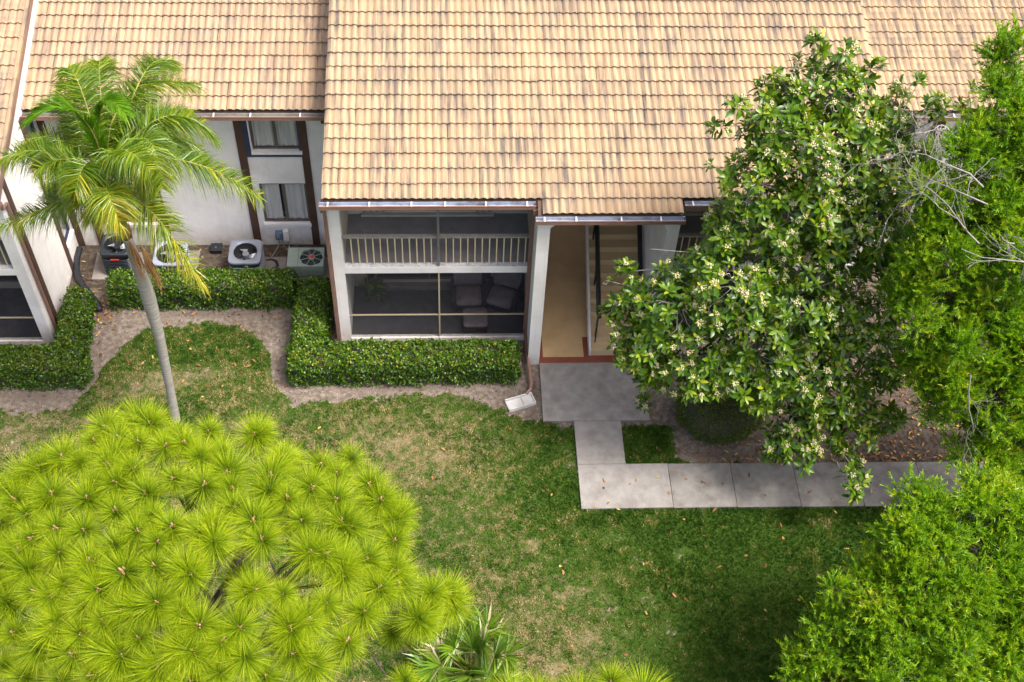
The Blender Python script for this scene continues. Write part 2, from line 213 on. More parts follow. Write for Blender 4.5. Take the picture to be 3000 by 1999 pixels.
surf("badge_red", (0.52, 0.035, 0.03), (0.60, 0.06, 0.05), 20, 0.4, 90, 0.05, 0.001)
surf("badge_pink", (0.55, 0.10, 0.11), (0.62, 0.30, 0.30), 40, 0.5, 90, 0.05, 0.001)
surf("box_blue", (0.10, 0.16, 0.24), (0.14, 0.20, 0.29), 6, 0.4, 40, 0.05, 0.002)
surf("plastic_black", (0.016, 0.018, 0.022), (0.026, 0.028, 0.034), 6, 0.45, 40, 0.1, 0.003)
surf("splash_white", (0.55, 0.55, 0.53), (0.64, 0.64, 0.61), 4, 0.8, 60, 0.4, 0.003, dirt=(0.45, 0.43, 0.38))
surf("bark_palm", (0.24, 0.225, 0.19), (0.43, 0.415, 0.37), 4, 0.9, 40, 0.6, 0.01, dirt=(0.22, 0.205, 0.175), dirt_scale=2.2, stretch=(.6, .6, 9))
surf("bark_grey", (0.20, 0.185, 0.165), (0.33, 0.31, 0.285), 9, 0.9, 50, 0.6, 0.008)
surf("bark_dark", (0.055, 0.045, 0.038), (0.11, 0.092, 0.078), 9, 0.9, 50, 0.6, 0.008)
surf("bark_pine", (0.075, 0.055, 0.045), (0.14, 0.11, 0.09), 9, 0.9, 50, 0.6, 0.008)
surf("twig_pale", (0.33, 0.28, 0.25), (0.46, 0.41, 0.375), 9, 0.85, 50, 0.4, 0.004)
surf("dry_stalk", (0.30, 0.15, 0.055), (0.44, 0.25, 0.10), 12, 0.8, 50, 0.2, 0.003)
surf("dry_husk", (0.34, 0.15, 0.06), (0.46, 0.27, 0.11), 12, 0.8, 50, 0.2, 0.003)
surf("palm_shaft", (0.17, 0.19, 0.05), (0.34, 0.28, 0.07), 5, 0.6, 50, 0.2, 0.003)
surf("bud_tan", (0.34, 0.20, 0.095), (0.48, 0.31, 0.16), 30, 0.8, 60, 0.2, 0.002)
surf("rock", (0.30, 0.26, 0.21), (0.42, 0.37, 0.30), 9, 0.9, 60, 0.6, 0.01)
surf("white_flower", (0.56, 0.48, 0.26), (0.74, 0.66, 0.42), 25, 0.8, 90, 0.2, 0.003)
leaf_mat("leaf_gloss", [(0.0, (0.018, 0.058, 0.005)), (0.45, (0.066, 0.155, 0.007)), (0.75, (0.17, 0.28, 0.009)), (1.0, (0.40, 0.42, 0.03))], 0.34, 0.36, 0.5, (1.3, 1.2, 0.4))
leaf_mat("leaf_fine", [(0.0, (0.035, 0.105, 0.005)), (0.4, (0.115, 0.275, 0.009)), (0.75, (0.25, 0.44, 0.013)), (1.0, (0.46, 0.50, 0.025))], 0.35, 0.45, 0.5, (1.25, 1.15, 0.4))
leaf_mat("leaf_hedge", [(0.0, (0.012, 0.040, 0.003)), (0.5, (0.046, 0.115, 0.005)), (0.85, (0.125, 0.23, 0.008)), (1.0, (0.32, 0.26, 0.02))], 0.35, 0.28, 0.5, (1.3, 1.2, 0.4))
leaf_mat("leaf_shrub", [(0.0, (0.035, 0.075, 0.007)), (0.6, (0.085, 0.14, 0.013)), (1.0, (0.16, 0.20, 0.024))], 0.5, 0.2, 0.3)
leaf_mat("needle", [(0.0, (0.030, 0.075, 0.003)), (0.4, (0.22, 0.34, 0.006)), (0.8, (0.45, 0.56, 0.010)), (1.0, (0.64, 0.66, 0.06))], 0.5, 0.42, 0.3, (1.15, 1.08, 0.4))
leaf_mat("frond", [(0.0, (0.035, 0.10, 0.004)), (0.5, (0.115, 0.215, 0.007)), (0.8, (0.27, 0.35, 0.010)), (1.0, (0.52, 0.42, 0.04))], 0.35, 0.36, 0.6, (1.3, 1.15, 0.4))
leaf_mat("frond_young", [(0.0, (0.07, 0.20, 0.006)), (0.6, (0.14, 0.32, 0.008)), (1.0, (0.24, 0.40, 0.02))], 0.35, 0.4, 0.5)
leaf_mat("palmetto_leaf", [(0.0, (0.05, 0.12, 0.008)), (0.5, (0.12, 0.23, 0.012)), (0.9, (0.28, 0.34, 0.03)), (1.0, (0.50, 0.42, 0.28))], 0.35, 0.3, 0.6)
leaf_mat("grass_blade", [(0.0, (0.020, 0.066, 0.004)), (0.30, (0.052, 0.130, 0.007)), (0.50, (0.125, 0.18, 0.014)), (0.66, (0.29, 0.235, 0.09)), (1.0, (0.52, 0.41, 0.23))], 0.6, 0.3, 0.25)
leaf_mat("dead_leaf", [(0.0, (0.10, 0.045, 0.02)), (0.5, (0.26, 0.12, 0.045)), (0.8, (0.42, 0.22, 0.09)), (1.0, (0.42, 0.40, 0.10))], 0.7, 0.1, 0.2)
glass_mat("window_glass", (0.05, 0.06, 0.065), 0.04, 0.12)
glass_mat("patio_glass", (0.03, 0.03, 0.035), 0.04, 0.5)
glass_mat("insect_screen", (0.028, 0.028, 0.034), 0.9, 0.22)

# ground: soil, worn turf and mulch follow painted masks (kind of surface, with some tree shade in the right lawn's green), broken up by noise
def ground_mat():
    m, t, p = new_mat("ground")
    at = N(t, "Attribute"); at.attribute_name = "mask"
    s = N(t, "SeparateColor"); L(t, at.outputs["Color"], s.inputs[0])
    P = pos(t)
    n1 = noise(t, P, 4.5, 8, 0.72); n2 = noise(t, P, 9, 6, 0.6); n3 = noise(t, P, 45, 4, 0.6); n4 = noise(t, P, 0.8, 6, 0.6)
    sand = ramp(t, n2, [(0.25, (0.092, 0.072, 0.056)), (0.5, (0.17, 0.139, 0.113)), (0.75, (0.31, 0.268, 0.228))]).outputs[0]
    sand = mixc(t, ramp(t, n3, [(0.5, (0, 0, 0)), (0.62, (0.8, 0.8, 0.8))]).outputs[0], sand, (0.085, 0.065, 0.05))
    mulch = ramp(t, n3, [(0.3, (0.030, 0.023, 0.018)), (0.55, (0.070, 0.053, 0.041)), (0.8, (0.17, 0.135, 0.108))]).outputs[0]
    green = ramp(t, n3, [(0.3, (0.018, 0.042, 0.006)), (0.55, (0.04, 0.078, 0.010)), (0.75, (0.08, 0.115, 0.018))]).outputs[0]
    straw = ramp(t, n3, [(0.3, (0.085, 0.07, 0.03)), (0.55, (0.18, 0.145, 0.075)), (0.75, (0.30, 0.235, 0.135))]).outputs[0]
    dry = math_(t, 'ADD', s.outputs[1], math_(t, 'MULTIPLY', math_(t, 'SUBTRACT', n1, 0.5), 2.2))
    dryf = ramp(t, dry, [(0.35, (0, 0, 0)), (0.75, (1, 1, 1))]).outputs[0]
    col = mixc(t, dryf, green, straw)
    so = math_(t, 'ADD', s.outputs[0], math_(t, 'MULTIPLY', math_(t, 'SUBTRACT', n2, 0.5), 1.1))
    so = math_(t, 'ADD', so, math_(t, 'MULTIPLY', math_(t, 'SUBTRACT', n1, 0.5), 0.7))
    col = mixc(t, ramp(t, so, [(0.42, (0, 0, 0)), (0.6, (1, 1, 1))]).outputs[0], col, sand)
    mu = math_(t, 'ADD', s.outputs[2], math_(t, 'MULTIPLY', math_(t, 'SUBTRACT', n2, 0.5), 1.3))
    col = mixc(t, ramp(t, mu, [(0.4, (0, 0, 0)), (0.65, (1, 1, 1))]).outputs[0], col, mulch)
    L(t, col, p.inputs["Base Color"]); p.inputs["Roughness"].default_value = 0.95; p.inputs["Specular IOR Level"].default_value = 0.1
    hh = math_(t, 'ADD', math_(t, 'MULTIPLY', n3, 0.5), n2)
    bump(t, p, hh, 0.7, 0.03)
    return m
ground_mat()

# ------------------------------------------------------------------ mesh helpers
def tag(o, label=None, cat=None, group=None, kind=None):
    if label: o["label"] = label
    if cat: o["category"] = cat
    if group: o["group"] = group
    if kind: o["kind"] = kind
    return o
def empty(name, loc=(0, 0, 0)):
    o = bpy.data.objects.new(name, None); COL.objects.link(o); o.location = loc; o.empty_display_size = 0.2
    return o
def link(name, me, parent=None, loc=None, rot=None, scale=None):
    """Link a mesh; loc is a world position, parents are never rotated or scaled."""
    o = bpy.data.objects.new(name, me); COL.objects.link(o)
    l = Vector(loc) if loc is not None else Vector((0, 0, 0))
    q = parent
    while q is not None:
        l = l - q.location; q = q.parent
    o.parent = parent; o.location = l
    if rot is not None:
        if len(rot) == 4: o.rotation_mode = 'QUATERNION'; o.rotation_quaternion = rot
        else: o.rotation_euler = rot
    if scale is not None: o.scale = (scale,)*3 if not hasattr(scale, '__len__') else scale
    return o

class MB:
    def __init__(s): s.v = []; s.f = []; s.m = []
    def add(s, vs, fs, m=0):
        b = len(s.v); s.v += [tuple(v) for v in vs]
        for f in fs: s.f.append(tuple(i+b for i in f)); s.m.append(m)
        return s
    def box(s, x0, x1, y0, y1, z0, z1, m=0):
        return s.add([(x0,y0,z0),(x1,y0,z0),(x1,y1,z0),(x0,y1,z0),(x0,y0,z1),(x1,y0,z1),(x1,y1,z1),(x0,y1,z1)],
                     [(0,3,2,1),(4,5,6,7),(0,1,5,4),(1,2,6,5),(2,3,7,6),(3,0,4,7)], m)
    def prism(s, poly, axis, a0, a1, m=0):
        """poly: 2D outline; extruded along axis (0: poly is (y,z); 1: (x,z); 2: (x,y))."""
        def pt(p, a): return ((a, p[0], p[1]), (p[0], a, p[1]), (p[0], p[1], a))[axis]
        n = len(poly); vs = [pt(p, a0) for p in poly] + [pt(p, a1) for p in poly]
        fs = [tuple(range(n)), tuple(range(2*n-1, n-1, -1))] + [(i, i+n, (i+1) % n+n, (i+1) % n) for i in range(n)]
        return s.add(vs, fs, m)
    def tube(s, pts, rad, n=8, m=0, cap=True):
        pts = [Vector(p) for p in pts]
        if not hasattr(rad, '__len__'): rad = [rad]*len(pts)
        vs = []; u = None
        for i, p in enumerate(pts):
            d = (pts[min(i+1, len(pts)-1)] - pts[max(i-1, 0)])
            d = d.normalized() if d.length > 1e-9 else Vector((0, 0, 1))
            if u is None: u = d.orthogonal().normalized()
            else:
                u = u - d*u.dot(d); u = u.normalized() if u.length > 1e-6 else d.orthogonal().normalized()
            w_ = d.cross(u)
            for j in range(n):
                a = 2*math.pi*j/n; vs.append(p + (u*math.cos(a) + w_*math.sin(a))*rad[i])
        fs = []
        for i in range(len(pts)-1):
            for j in range(n): fs.append((i*n+j, i*n+(j+1) % n, (i+1)*n+(j+1) % n, (i+1)*n+j))
        if cap: fs.append(tuple(range(n-1, -1, -1))); fs.append(tuple(range((len(pts)-1)*n, len(pts)*n)))
        return s.add(vs, fs, m)
    def ring(s, loops, m=0, close=False):
        """loops: list of equal-length closed vertex loops, skinned one to the next."""
        n = len(loops[0]); vs = [v for l in loops for v in l]; fs = []
        for i in range(len(loops)-1):
            for j in range(n): fs.append((i*n+j, i*n+(j+1) % n, (i+1)*n+(j+1) % n, (i+1)*n+j))
        if close: fs.append(tuple(range(n-1, -1, -1))); fs.append(tuple(range((len(loops)-1)*n, len(loops)*n)))
        return s.add(vs, fs, m)
    def mesh(s, name, mats, smooth=False, fix=True):
        me = bpy.data.meshes.new(name); me.from_pydata(s.v, [], s.f)
        for mm in (mats if isinstance(mats, (list, tuple)) else [mats]): me.materials.append(MATS[mm])
        if any(s.m): me.polygons.foreach_set("material_index", s.m)
        if fix:
            import bmesh
            b = bmesh.new(); b.from_mesh(me); bmesh.ops.recalc_face_normals(b, faces=b.faces); b.to_mesh(me); b.free()
        if smooth: me.polygons.foreach_set("use_smooth", [True]*len(me.polygons))
        me.update(); return me
    def build(s, name, mats, parent=None, smooth=False, bevel=0, seg=2):
        o = link(name, s.mesh(name, mats, smooth), parent)
        if bevel:
            md = o.modifiers.new("bevel", 'BEVEL'); md.width = bevel; md.segments = seg; md.limit_method = 'ANGLE'; md.angle_limit = math.radians(50)
        return o
def box(name, mat, x0, x1, y0, y1, z0, z1, parent=None, bevel=0.0):
    return MB().box(x0, x1, y0, y1, z0, z1).build(name, mat, parent, bevel=bevel)

def np_mesh(name, V, F, mats, tint=None, smooth=False, midx=None):
    """V (n,3) floats, F (m,k) ints, tint per vertex."""
    me = bpy.data.meshes.new(name); m, k = F.shape
    me.vertices.add(len(V)); me.vertices.foreach_set("co", V.astype(np.float32).ravel())
    me.loops.add(m*k); me.loops.foreach_set("vertex_index", F.astype(np.int32).ravel())
    me.polygons.add(m); me.polygons.foreach_set("loop_start", np.arange(0, m*k, k, dtype=np.int32))
    try: me.polygons.foreach_set("loop_total", np.full(m, k, dtype=np.int32))
    except Exception: pass
    if tint is not None:
        a = me.attributes.new("tint", 'FLOAT', 'POINT'); a.data.foreach_set("value", np.clip(tint, 0, 1).astype(np.float32))
    for mm in (mats if isinstance(mats, (list, tuple)) else [mats]): me.materials.append(MATS[mm])
    if midx is not None: me.polygons.foreach_set("material_index", midx.astype(np.int32))
    if smooth: me.polygons.foreach_set("use_smooth", np.ones(m, dtype=bool))
    me.update(calc_edges=True); return me
def unit(a): return a/np.maximum(np.linalg.norm(a, axis=-1, keepdims=True), 1e-9)
def leaves_np(P, D, U, ln, wd, fold=0.25, droop=0.15):
    """Leaves: base P, direction D, rough up U, length, width. 8 verts, 6 tris-worth in 4 quads: a pointed, folded and drooping blade."""
    D = unit(D); S = unit(np.cross(D, U)); Nn = np.cross(S, D)
    ln = ln[:, None]; wd = wd[:, None]
    b0 = P
    m1 = P + D*ln*0.4 + Nn*ln*0.03; m2 = P + D*ln*0.75 - Nn*ln*droop*0.4; tip = P + D*ln - Nn*ln*droop
    l1 = m1 - S*wd*0.5 + Nn*wd*fold; r1 = m1 + S*wd*0.5 + Nn*wd*fold
    l2 = m2 - S*wd*0.42 + Nn*wd*fold*0.8; r2 = m2 + S*wd*0.42 + Nn*wd*fold*0.8
    V = np.stack([b0, l1, m1, r1, l2, m2, r2, tip], 1)      # n,8,3
    base = np.array([(0, 2, 1, 1), (0, 3, 2, 2), (1, 2, 5, 4), (2, 3, 6, 5), (4, 5, 7, 7), (5, 6, 7, 7)])
    tri = np.array([(0, 2, 1), (0, 3, 2), (1, 2, 5), (1, 5, 4), (2, 3, 6), (2, 6, 5), (4, 5, 7), (5, 6, 7)])
    n = len(P); F = (tri[None] + (np.arange(n)*8)[:, None, None]).reshape(-1, 3)
    return V.reshape(-1, 3), F
def blades_np(P, D, ln, wd, bend=None):
    """Thin blades as two-triangle strips: base P, direction D."""
    D = unit(D); S = unit(np.cross(D, RNG.normal(size=D.shape)))
    ln = ln[:, None]; wd = wd[:, None]
    mid = P + D*ln*0.55; tip = P + D*ln
    if bend is not None: tip = tip + bend; mid = mid + bend*0.25
    V = np.stack([P - S*wd*0.5, P + S*wd*0.5, mid + S*wd*0.4, mid - S*wd*0.4, tip], 1)
    tri = np.array([(0, 1, 2), (0, 2, 3), (3, 2, 4)]); n = len(P)
    F = (tri[None] + (np.arange(n)*5)[:, None, None]).reshape(-1, 3)
    return V.reshape(-1, 3), F

# ------------------------------------------------------------------ ground and paving
LAWN_EDGE = [(-30,-2.0),(-9,-2.05),(-7.2,-2.1),(-6.4,-1.9),(-6.0,-1.2),(-5.6,-.2),(-5.04,.35),(-4.0,.55),(-2.86,.5),(-2.2,.06),(-1.9,-.6),(-1.75,-1.4),(-1.3,-1.95),(-.2,-1.85),(1,-1.7),(2.2,-1.7),(3.2,-2.0),(4.2,-2.45),(4.6,-2.5),(6.3,-3.0),(7.0,-3.1),(7.4,-3.6),(8.2,-3.75),(30,-3.75)]
ex = np.array([a for a, b in LAWN_EDGE]); ey = np.array([b for a, b in LAWN_EDGE])
def sstep(a, b, x): t = np.clip((x-a)/(b-a), 0, 1); return t*t*(3-2*t)
def ell(x, y, cx, cy, rx, ry, ang=0.0):
    c, s = math.cos(ang), math.sin(ang); u = (x-cx)*c+(y-cy)*s; v = -(x-cx)*s+(y-cy)*c
    return np.clip(1.25-np.sqrt((u/rx)**2+(v/ry)**2), 0, 1)
def vnoise(x, y, cell, seed):
    g = np.random.default_rng(seed).uniform(0, 1, (700, 700)); u = x/cell+350; v = y/cell+350
    i, j = np.floor(u).astype(int) % 699, np.floor(v).astype(int) % 699; fu, fv = u-np.floor(u), v-np.floor(v); fu = fu*fu*(3-2*fu); fv = fv*fv*(3-2*fv)
    return (g[i, j]*(1-fu)+g[i+1, j]*fu)*(1-fv)+(g[i, j+1]*(1-fu)+g[i+1, j+1]*fu)*fv
def masks(x, y):
    """soil, dryness, mulch for points of the ground."""
    d = y - np.interp(x, ex, ey) + .26*(vnoise(x, y, .38, 21)-.5) + .20*(vnoise(x, y, .13, 22)-.5)
    soil = sstep(-0.15, 0.18, d)
    worn = [(-7.9,-2.75,1.3,.5,.25),(-4.3,-1.2,1.4,.3,.25),(-3.7,-.95,1.1,.28,.1),(-4.9,-1.35,.7,.25,.5),(-7.5,-2.9,.5,.5,.8),(5.15,-3.5,.35,.5,0),(-7.0,-2.35,1.0,.22,.1),(5.6,-7.2,.22,.3,.6),(4.9,-6.9,.4,.16,.2),(6.5,-7.1,.3,.3,0),(5.2,-7.9,.35,.2,.4),(6.9,-7.8,.25,.4,.3),(3.4,-8.3,.4,.2,.2),(4.4,-8.6,.2,.25,0),(-2.3,-2.5,.6,.18,-.2),(2.2,-3.4,.2,.12,0),(1.2,-3.0,.25,.12,0.4),(5.9,-5.6,.35,.16,.1),(6.4,-6.1,.25,.2,.1),(3.3,-6.5,.18,.18,0),(7.3,-6.0,.2,.14,0),(4.1,-5.7,.2,.14,.3)]
    wd_ = np.zeros_like(x)
    for wv in worn: wd_ = np.maximum(wd_, ell(x, y, wv[0], wv[1], wv[2]*1.25, wv[3]*1.25, wv[4]))
    soil = np.maximum(soil, 0.36*wd_)
    gp = sstep(-3.75, -3.6, y)*(1-sstep(-2.7, -2.45, y))*sstep(6.3, 6.4, x)*(1-sstep(7.3, 7.8, x))      # grass beside the walk
    soil = soil*(1-gp*0.9)
    island = np.clip(1.4-np.sqrt(((x+3.3)/1.9)**2+((y+.2)/.75)**2), 0, 1)
    dry = 0.40*np.ones_like(x) - 0.5*sstep(3.0, 7.0, x+0.35*(y+5)) - 0.20*island  # deeper green to the right: lush turf, also standing in for tree shade
    dry = dry - 0.12*sstep(6.2, 8.5, x) + 0.15*ell(x, y, 4.6, -8.2, 2.6, 1.7) + 0.2*ell(x, y, 1.5, -3.2, 3, 1.2)
    dry = dry + .24*wd_
    mul = np.zeros_like(x)
    mul = np.maximum(mul, 0.62*(x < 0)*(y > 1.75)*(x > -7.2)); mul = np.maximum(mul, 0.5*ell(x, y, -6.15, 1.0, .45, .5)); mul = np.maximum(mul, 0.5*ell(x, y, -6.6, 2.5, .6, .9))
    mul = np.maximum(mul, 0.6*sstep(8.0, 8.6, x)*sstep(-3.95, -3.7, y)*(0.4+0.6*sstep(9.5, 12.5, x)))
    mul = np.maximum(mul, 0.45*ell(x, y, 8.6, -3.45, 1.6, .28)); mul = np.maximum(mul, 0.45*ell(x, y, -7.2, -1.6, 1.6, .3)); mul = np.maximum(mul, .5*ell(x, y, -3.5, .9, 2.6, .25)); mul = np.maximum(mul, .5*ell(x, y, 1.3, -1.42, 2.9, .22)); mul = np.maximum(mul, .45*ell(x, y, -1.45, 0, .22, 1.6))
    mul = np.maximum(mul, 0.5*ell(x, y, 4.35, -1.6, .35, .8)); mul = np.maximum(mul, 0.55*ell(x, y, -.4, .5, .3, 1.2))
    return soil, dry, mul
def make_ground():
    gx = np.concatenate([[-400, -120, -50, -25, -15], np.arange(-10.5, 19.01, 0.075), [24, 40, 80, 200, 400]])
    gy = np.concatenate([[-400, -120, -50, -25, -17, -13], np.arange(-10.6, 4.01, 0.075), [8, 20, 60, 200, 400]])
    X, Y = np.meshgrid(gx, gy); nx, ny = len(gx), len(gy)
    so, dr, mu = masks(X, Y)
    Z = -0.02*sstep(0.3, 0.8, so) + 0.012*np.sin(X*1.7+np.sin(Y*2.1))*np.cos(Y*1.9)
    near = (Y > -0.9) & (Y < 8) | ((X > 4.3) & (X < 7.4) & (Y > -5.2)) | ((Y > -5.3) & (Y < -3.4) & (X > 4.5))
    Z = np.where(near, -0.02, Z)
    V = np.stack([X.ravel(), Y.ravel(), Z.ravel()], 1)
    i, j = np.meshgrid(np.arange(nx-1), np.arange(ny-1)); a = (j*nx+i).ravel()
    F = np.stack([a, a+1, a+1+nx, a+nx], 1)
    me = np_mesh("ground", V, F, "ground", smooth=True)
    at = me.attributes.new("mask", 'FLOAT_COLOR', 'POINT')
    at.data.foreach_set("color", np.stack([so.ravel(), np.clip(dr, 0, 1).ravel(), mu.ravel(), np.ones(so.size)], 1).astype(np.float32).ravel())
    tag(link("ground", me), kind='structure')
make_ground()

sidewalk = tag(empty("sidewalk", (5.4, -4.3, 0)), kind='structure')
def slab(x0, x1, y0, y1, mat, parent, z=0.045, g=0.0035):
    b = MB().box(x0+g, x1-g, y0+g, y1-g, -0.08, z)
    return b.build("slab", mat, parent, bevel=0.008)
slab(4.525, 7.04, -2.49, -0.772, "concrete_clean", sidewalk)
slab(5.24, 6.345, -3.69, -2.49, "concrete_clean", sidewalk)
xs = [5.24, 7.30, 8.73, 10.17, 11.60, 13.04, 14.47, 15.9, 17.3, 18.7]
for i in range(len(xs)-1):
    y1 = -3.69 - 0.012*max(0, i)
    slab(xs[i], xs[i+1], y1-1.17, y1, "concrete_clean" if i == 0 else "concrete", sidewalk)
porch = tag(empty("porch_floor", (5.8, 0, 0)), kind='structure')
box("base", "coating_red", 4.52, 7.03, -0.772, 0.9, -0.05, 0.040, porch)
box("base", "coating_tan", 4.52, 7.03, 0.9, 6.0, -0.05, 0.0405, porch)
box("coating", "coating_tan", 4.63, 5.62, -0.60, 6.0, 0.0, 0.046, porch)
box("coating", "coating_tan", 4.525, 4.63, 0.12, 6.0, 0.0, 0.0455, porch)
box("coating", "coating_tan", 5.62, 5.79, 0.02, 6.0, 0.0, 0.0455, porch)

# ------------------------------------------------------------------ roof tiles
PHI = math.atan(0.25); TE = 0.376; TW = 0.33
def tile_verts():
    us = np.linspace(0, TW, 13); h = 0.040*(0.5-0.5*np.cos(2*np.pi*us/0.165))**0.85
    b0 = 0.064; top0 = [(u, 0.0, b0+a) for u, a in zip(us, h)]; top1 = [(u, 0.42, b0-0.100*0.42+a) for u, a in zip(us, h)]
    edge = [(u, 0.0, b0+a) for u, a in zip(us, h)]; lip = [(u, 0.004, b0-0.015+a) for u, a in zip(us, h)]
    v = top0 + top1 + edge + lip; n = 13; f = []
    for i in range(n-1): f += [(i, i+1, n+i+1, n+i), (3*n+i, 3*n+i+1, 2*n+i+1, 2*n+i)]
    return np.array(v), f
TV, TF = tile_verts()
TILES = {}
def tile_mesh(mat):
    if mat not in TILES:
        b = MB(); b.add(TV, TF); me = b.mesh("tile", mat, fix=False)
        sm = [i % 2 == 0 for i in range(len(TF))]; me.polygons.foreach_set("use_smooth", sm); TILES[mat] = me
    return TILES[mat]
def lay_tiles(roof, mat, x_start, ncol, y0, z0, rows, single, extra=()):
    """rows of double-roll tiles; those for which single(x, row) holds are parts, the rest one joined part."""
    me = tile_mesh(mat); rest = []
    cells = [(r, c) for r in range(rows) for c in range(ncol)] + list(extra)
    c_, s_ = math.cos(PHI), math.sin(PHI)
    for r, c in cells:
        x = x_start + c*TW
        j = [random.gauss(0, 0.003) for _ in range(3)]
        if random.random() < 0.015: j[1] -= random.uniform(.01, .03)
        y = y0 + r*TE*c_ + j[1]; z = z0 + r*TE*s_ + j[2]*0.6; ang = PHI + random.gauss(0, 0.006); rz = random.gauss(0, 0.006)
        if single(x, r): link("tile", me, roof, (x+j[0], y, z), (ang, 0, rz))
        else:
            M = np.array(Matrix.Translation((x+j[0], y, z)) @ Matrix.Rotation(rz, 4, 'Z') @ Matrix.Rotation(ang, 4, 'X'))
            rest.append(TV @ M[:3, :3].T + M[:3, 3])
    if rest:
        n = len(TV); V = np.concatenate(rest); F = np.concatenate([np.array(TF)+i*n for i in range(len(rest))])
        tag(link("tile_field", np_mesh("tile_field", V, F, mat, smooth=False), roof), kind='stuff')
def deck(parent, x0, x1, y0, y1, z0, drop=0.03):
    """sloping roof boarding with a brown edge; its top lies just under the tiles."""
    f = lambda y: z0 + 0.25*(y - y0)
    b = MB(); b.prism([(y0, f(y0)-0.012), (y1, f(y1)-0.012), (y1, f(y1)-0.16), (y0, f(y0)-0.16)], 0, x0, x1)
    return b.build("roof", "brown_paint", parent)
def gutter(parent, x0, x1, y, z, inside, step=0.82):
    """open trough: back, floor and front with a rolled lip, hangers across."""
    b = MB(); w_, h_ = 0.135, 0.10
    b.box(x0, x1, y-0.012, y-0.002, z-h_, z+0.005, 1)
    b.box(x0, x1, y-w_, y-0.012, z-h_, z-h_+0.012, 1)
    b.box(x0, x1, y-w_-0.008, y-w_, z-h_, z-0.012, 0)
    b.box(x0, x1, y-w_-0.012, y-w_+0.014, z-0.012, z+0.004, 0)
    b.box(x0, x1, y-w_+0.0005, y-w_+0.003, z-h_+0.012, z-0.014, 1)
    b.box(x0-0.006, x0, y-w_-0.012, y-0.002, z-h_, z+0.006, 2); b.box(x1, x1+0.006, y-w_-0.012, y-0.002, z-h_, z+0.006, 2)
    g = b.build("gutter", ["brown_metal", inside, "brown_metal"], parent)
    x = x0 + 0.18; hm = MB().box(-0.016, 0.016, -w_+0.008, -0.004, 0.0055, 0.012).box(-0.012, 0.012, -w_-0.004, -w_+0.006, -0.02, 0.0125).mesh("hanger", "white_metal")
    while x < x1-0.05: link("hanger", hm, g, (x, y, z)); x += step*random.uniform(0.75, 1.2)
    return g
def wall_open(name, mat, parent, x0, x1, z0, z1, y0, y1, holes):
    """a wall along X with rectangular openings (x0,x1,z0,z1), in pieces that butt."""
    b = MB(); xs_ = sorted({x0, x1, *[h for H in holes for h in H[:2]]})
    for a, c in zip(xs_[:-1], xs_[1:]):
        hs = sorted([H for H in holes if H[0] <= a+1e-6 and H[1] >= c-1e-6], key=lambda H: H[2]); z = z0
        for H in hs:
            if H[2] > z: b.box(a, c, y0, y1, z, H[2])
            z = H[3]
        if z < z1: b.box(a, c, y0, y1, z, z1)
    return b.build(name, mat, parent)
def curtain_mesh(parent, x0, x1, y, z0, z1, mat="curtain", amp=0.022, gap=None):
    n = int((x1-x0)/0.012); b = MB(); vs = []; fs = []
    for i in range(n+1):
        x = x0+(x1-x0)*i/n; o = amp*math.sin(i*0.55+math.sin(i*0.13)*2)
        vs += [(x, y+o, z0), (x, y+o*0.7, z1)]
    for i in range(n): fs.append((2*i, 2*i+2, 2*i+3, 2*i+1))
    b.add(vs, fs); return b.build("curtain", mat, parent, smooth=True)
def sash_window(parent, x0, x1, z0, z1, y, curtains=(), frame="window_frame", sill=True):
    """two-pane sliding window set into a wall whose face is at y; window > pane, mullion, curtain."""
    b = MB(); t_ = 0.045
    b.box(x0, x1, y+0.03, y+0.09, z0, z0+t_).box(x0, x1, y+0.03, y+0.09, z1-t_, z1).box(x0, x0+t_, y+0.03, y+0.09, z0+t_, z1-t_).box(x1-t_, x1, y+0.03, y+0.09, z0+t_, z1-t_)
    xm = (x0+x1)/2; b.box(xm-0.03, xm+0.03, y+0.025, y+0.085, z0+t_, z1-t_)
    w_ = b.build("window", frame, parent)
    for a, c in ((x0+t_, xm-0.03), (xm+0.03, x1-t_)): box("pane", "window_glass", a, c, y+0.055, y+0.06, z0+t_, z1-t_, w_)
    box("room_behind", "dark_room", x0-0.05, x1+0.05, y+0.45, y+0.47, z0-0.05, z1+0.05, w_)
    for a, c in curtains: curtain_mesh(w_, a, c, y+0.10, z0+0.05, z1)
    if sill: box("sill", "stucco", x0-0.03, x1+0.03, y-0.07, y+0.03, z0-0.10, z0-0.001, w_)
    return w_

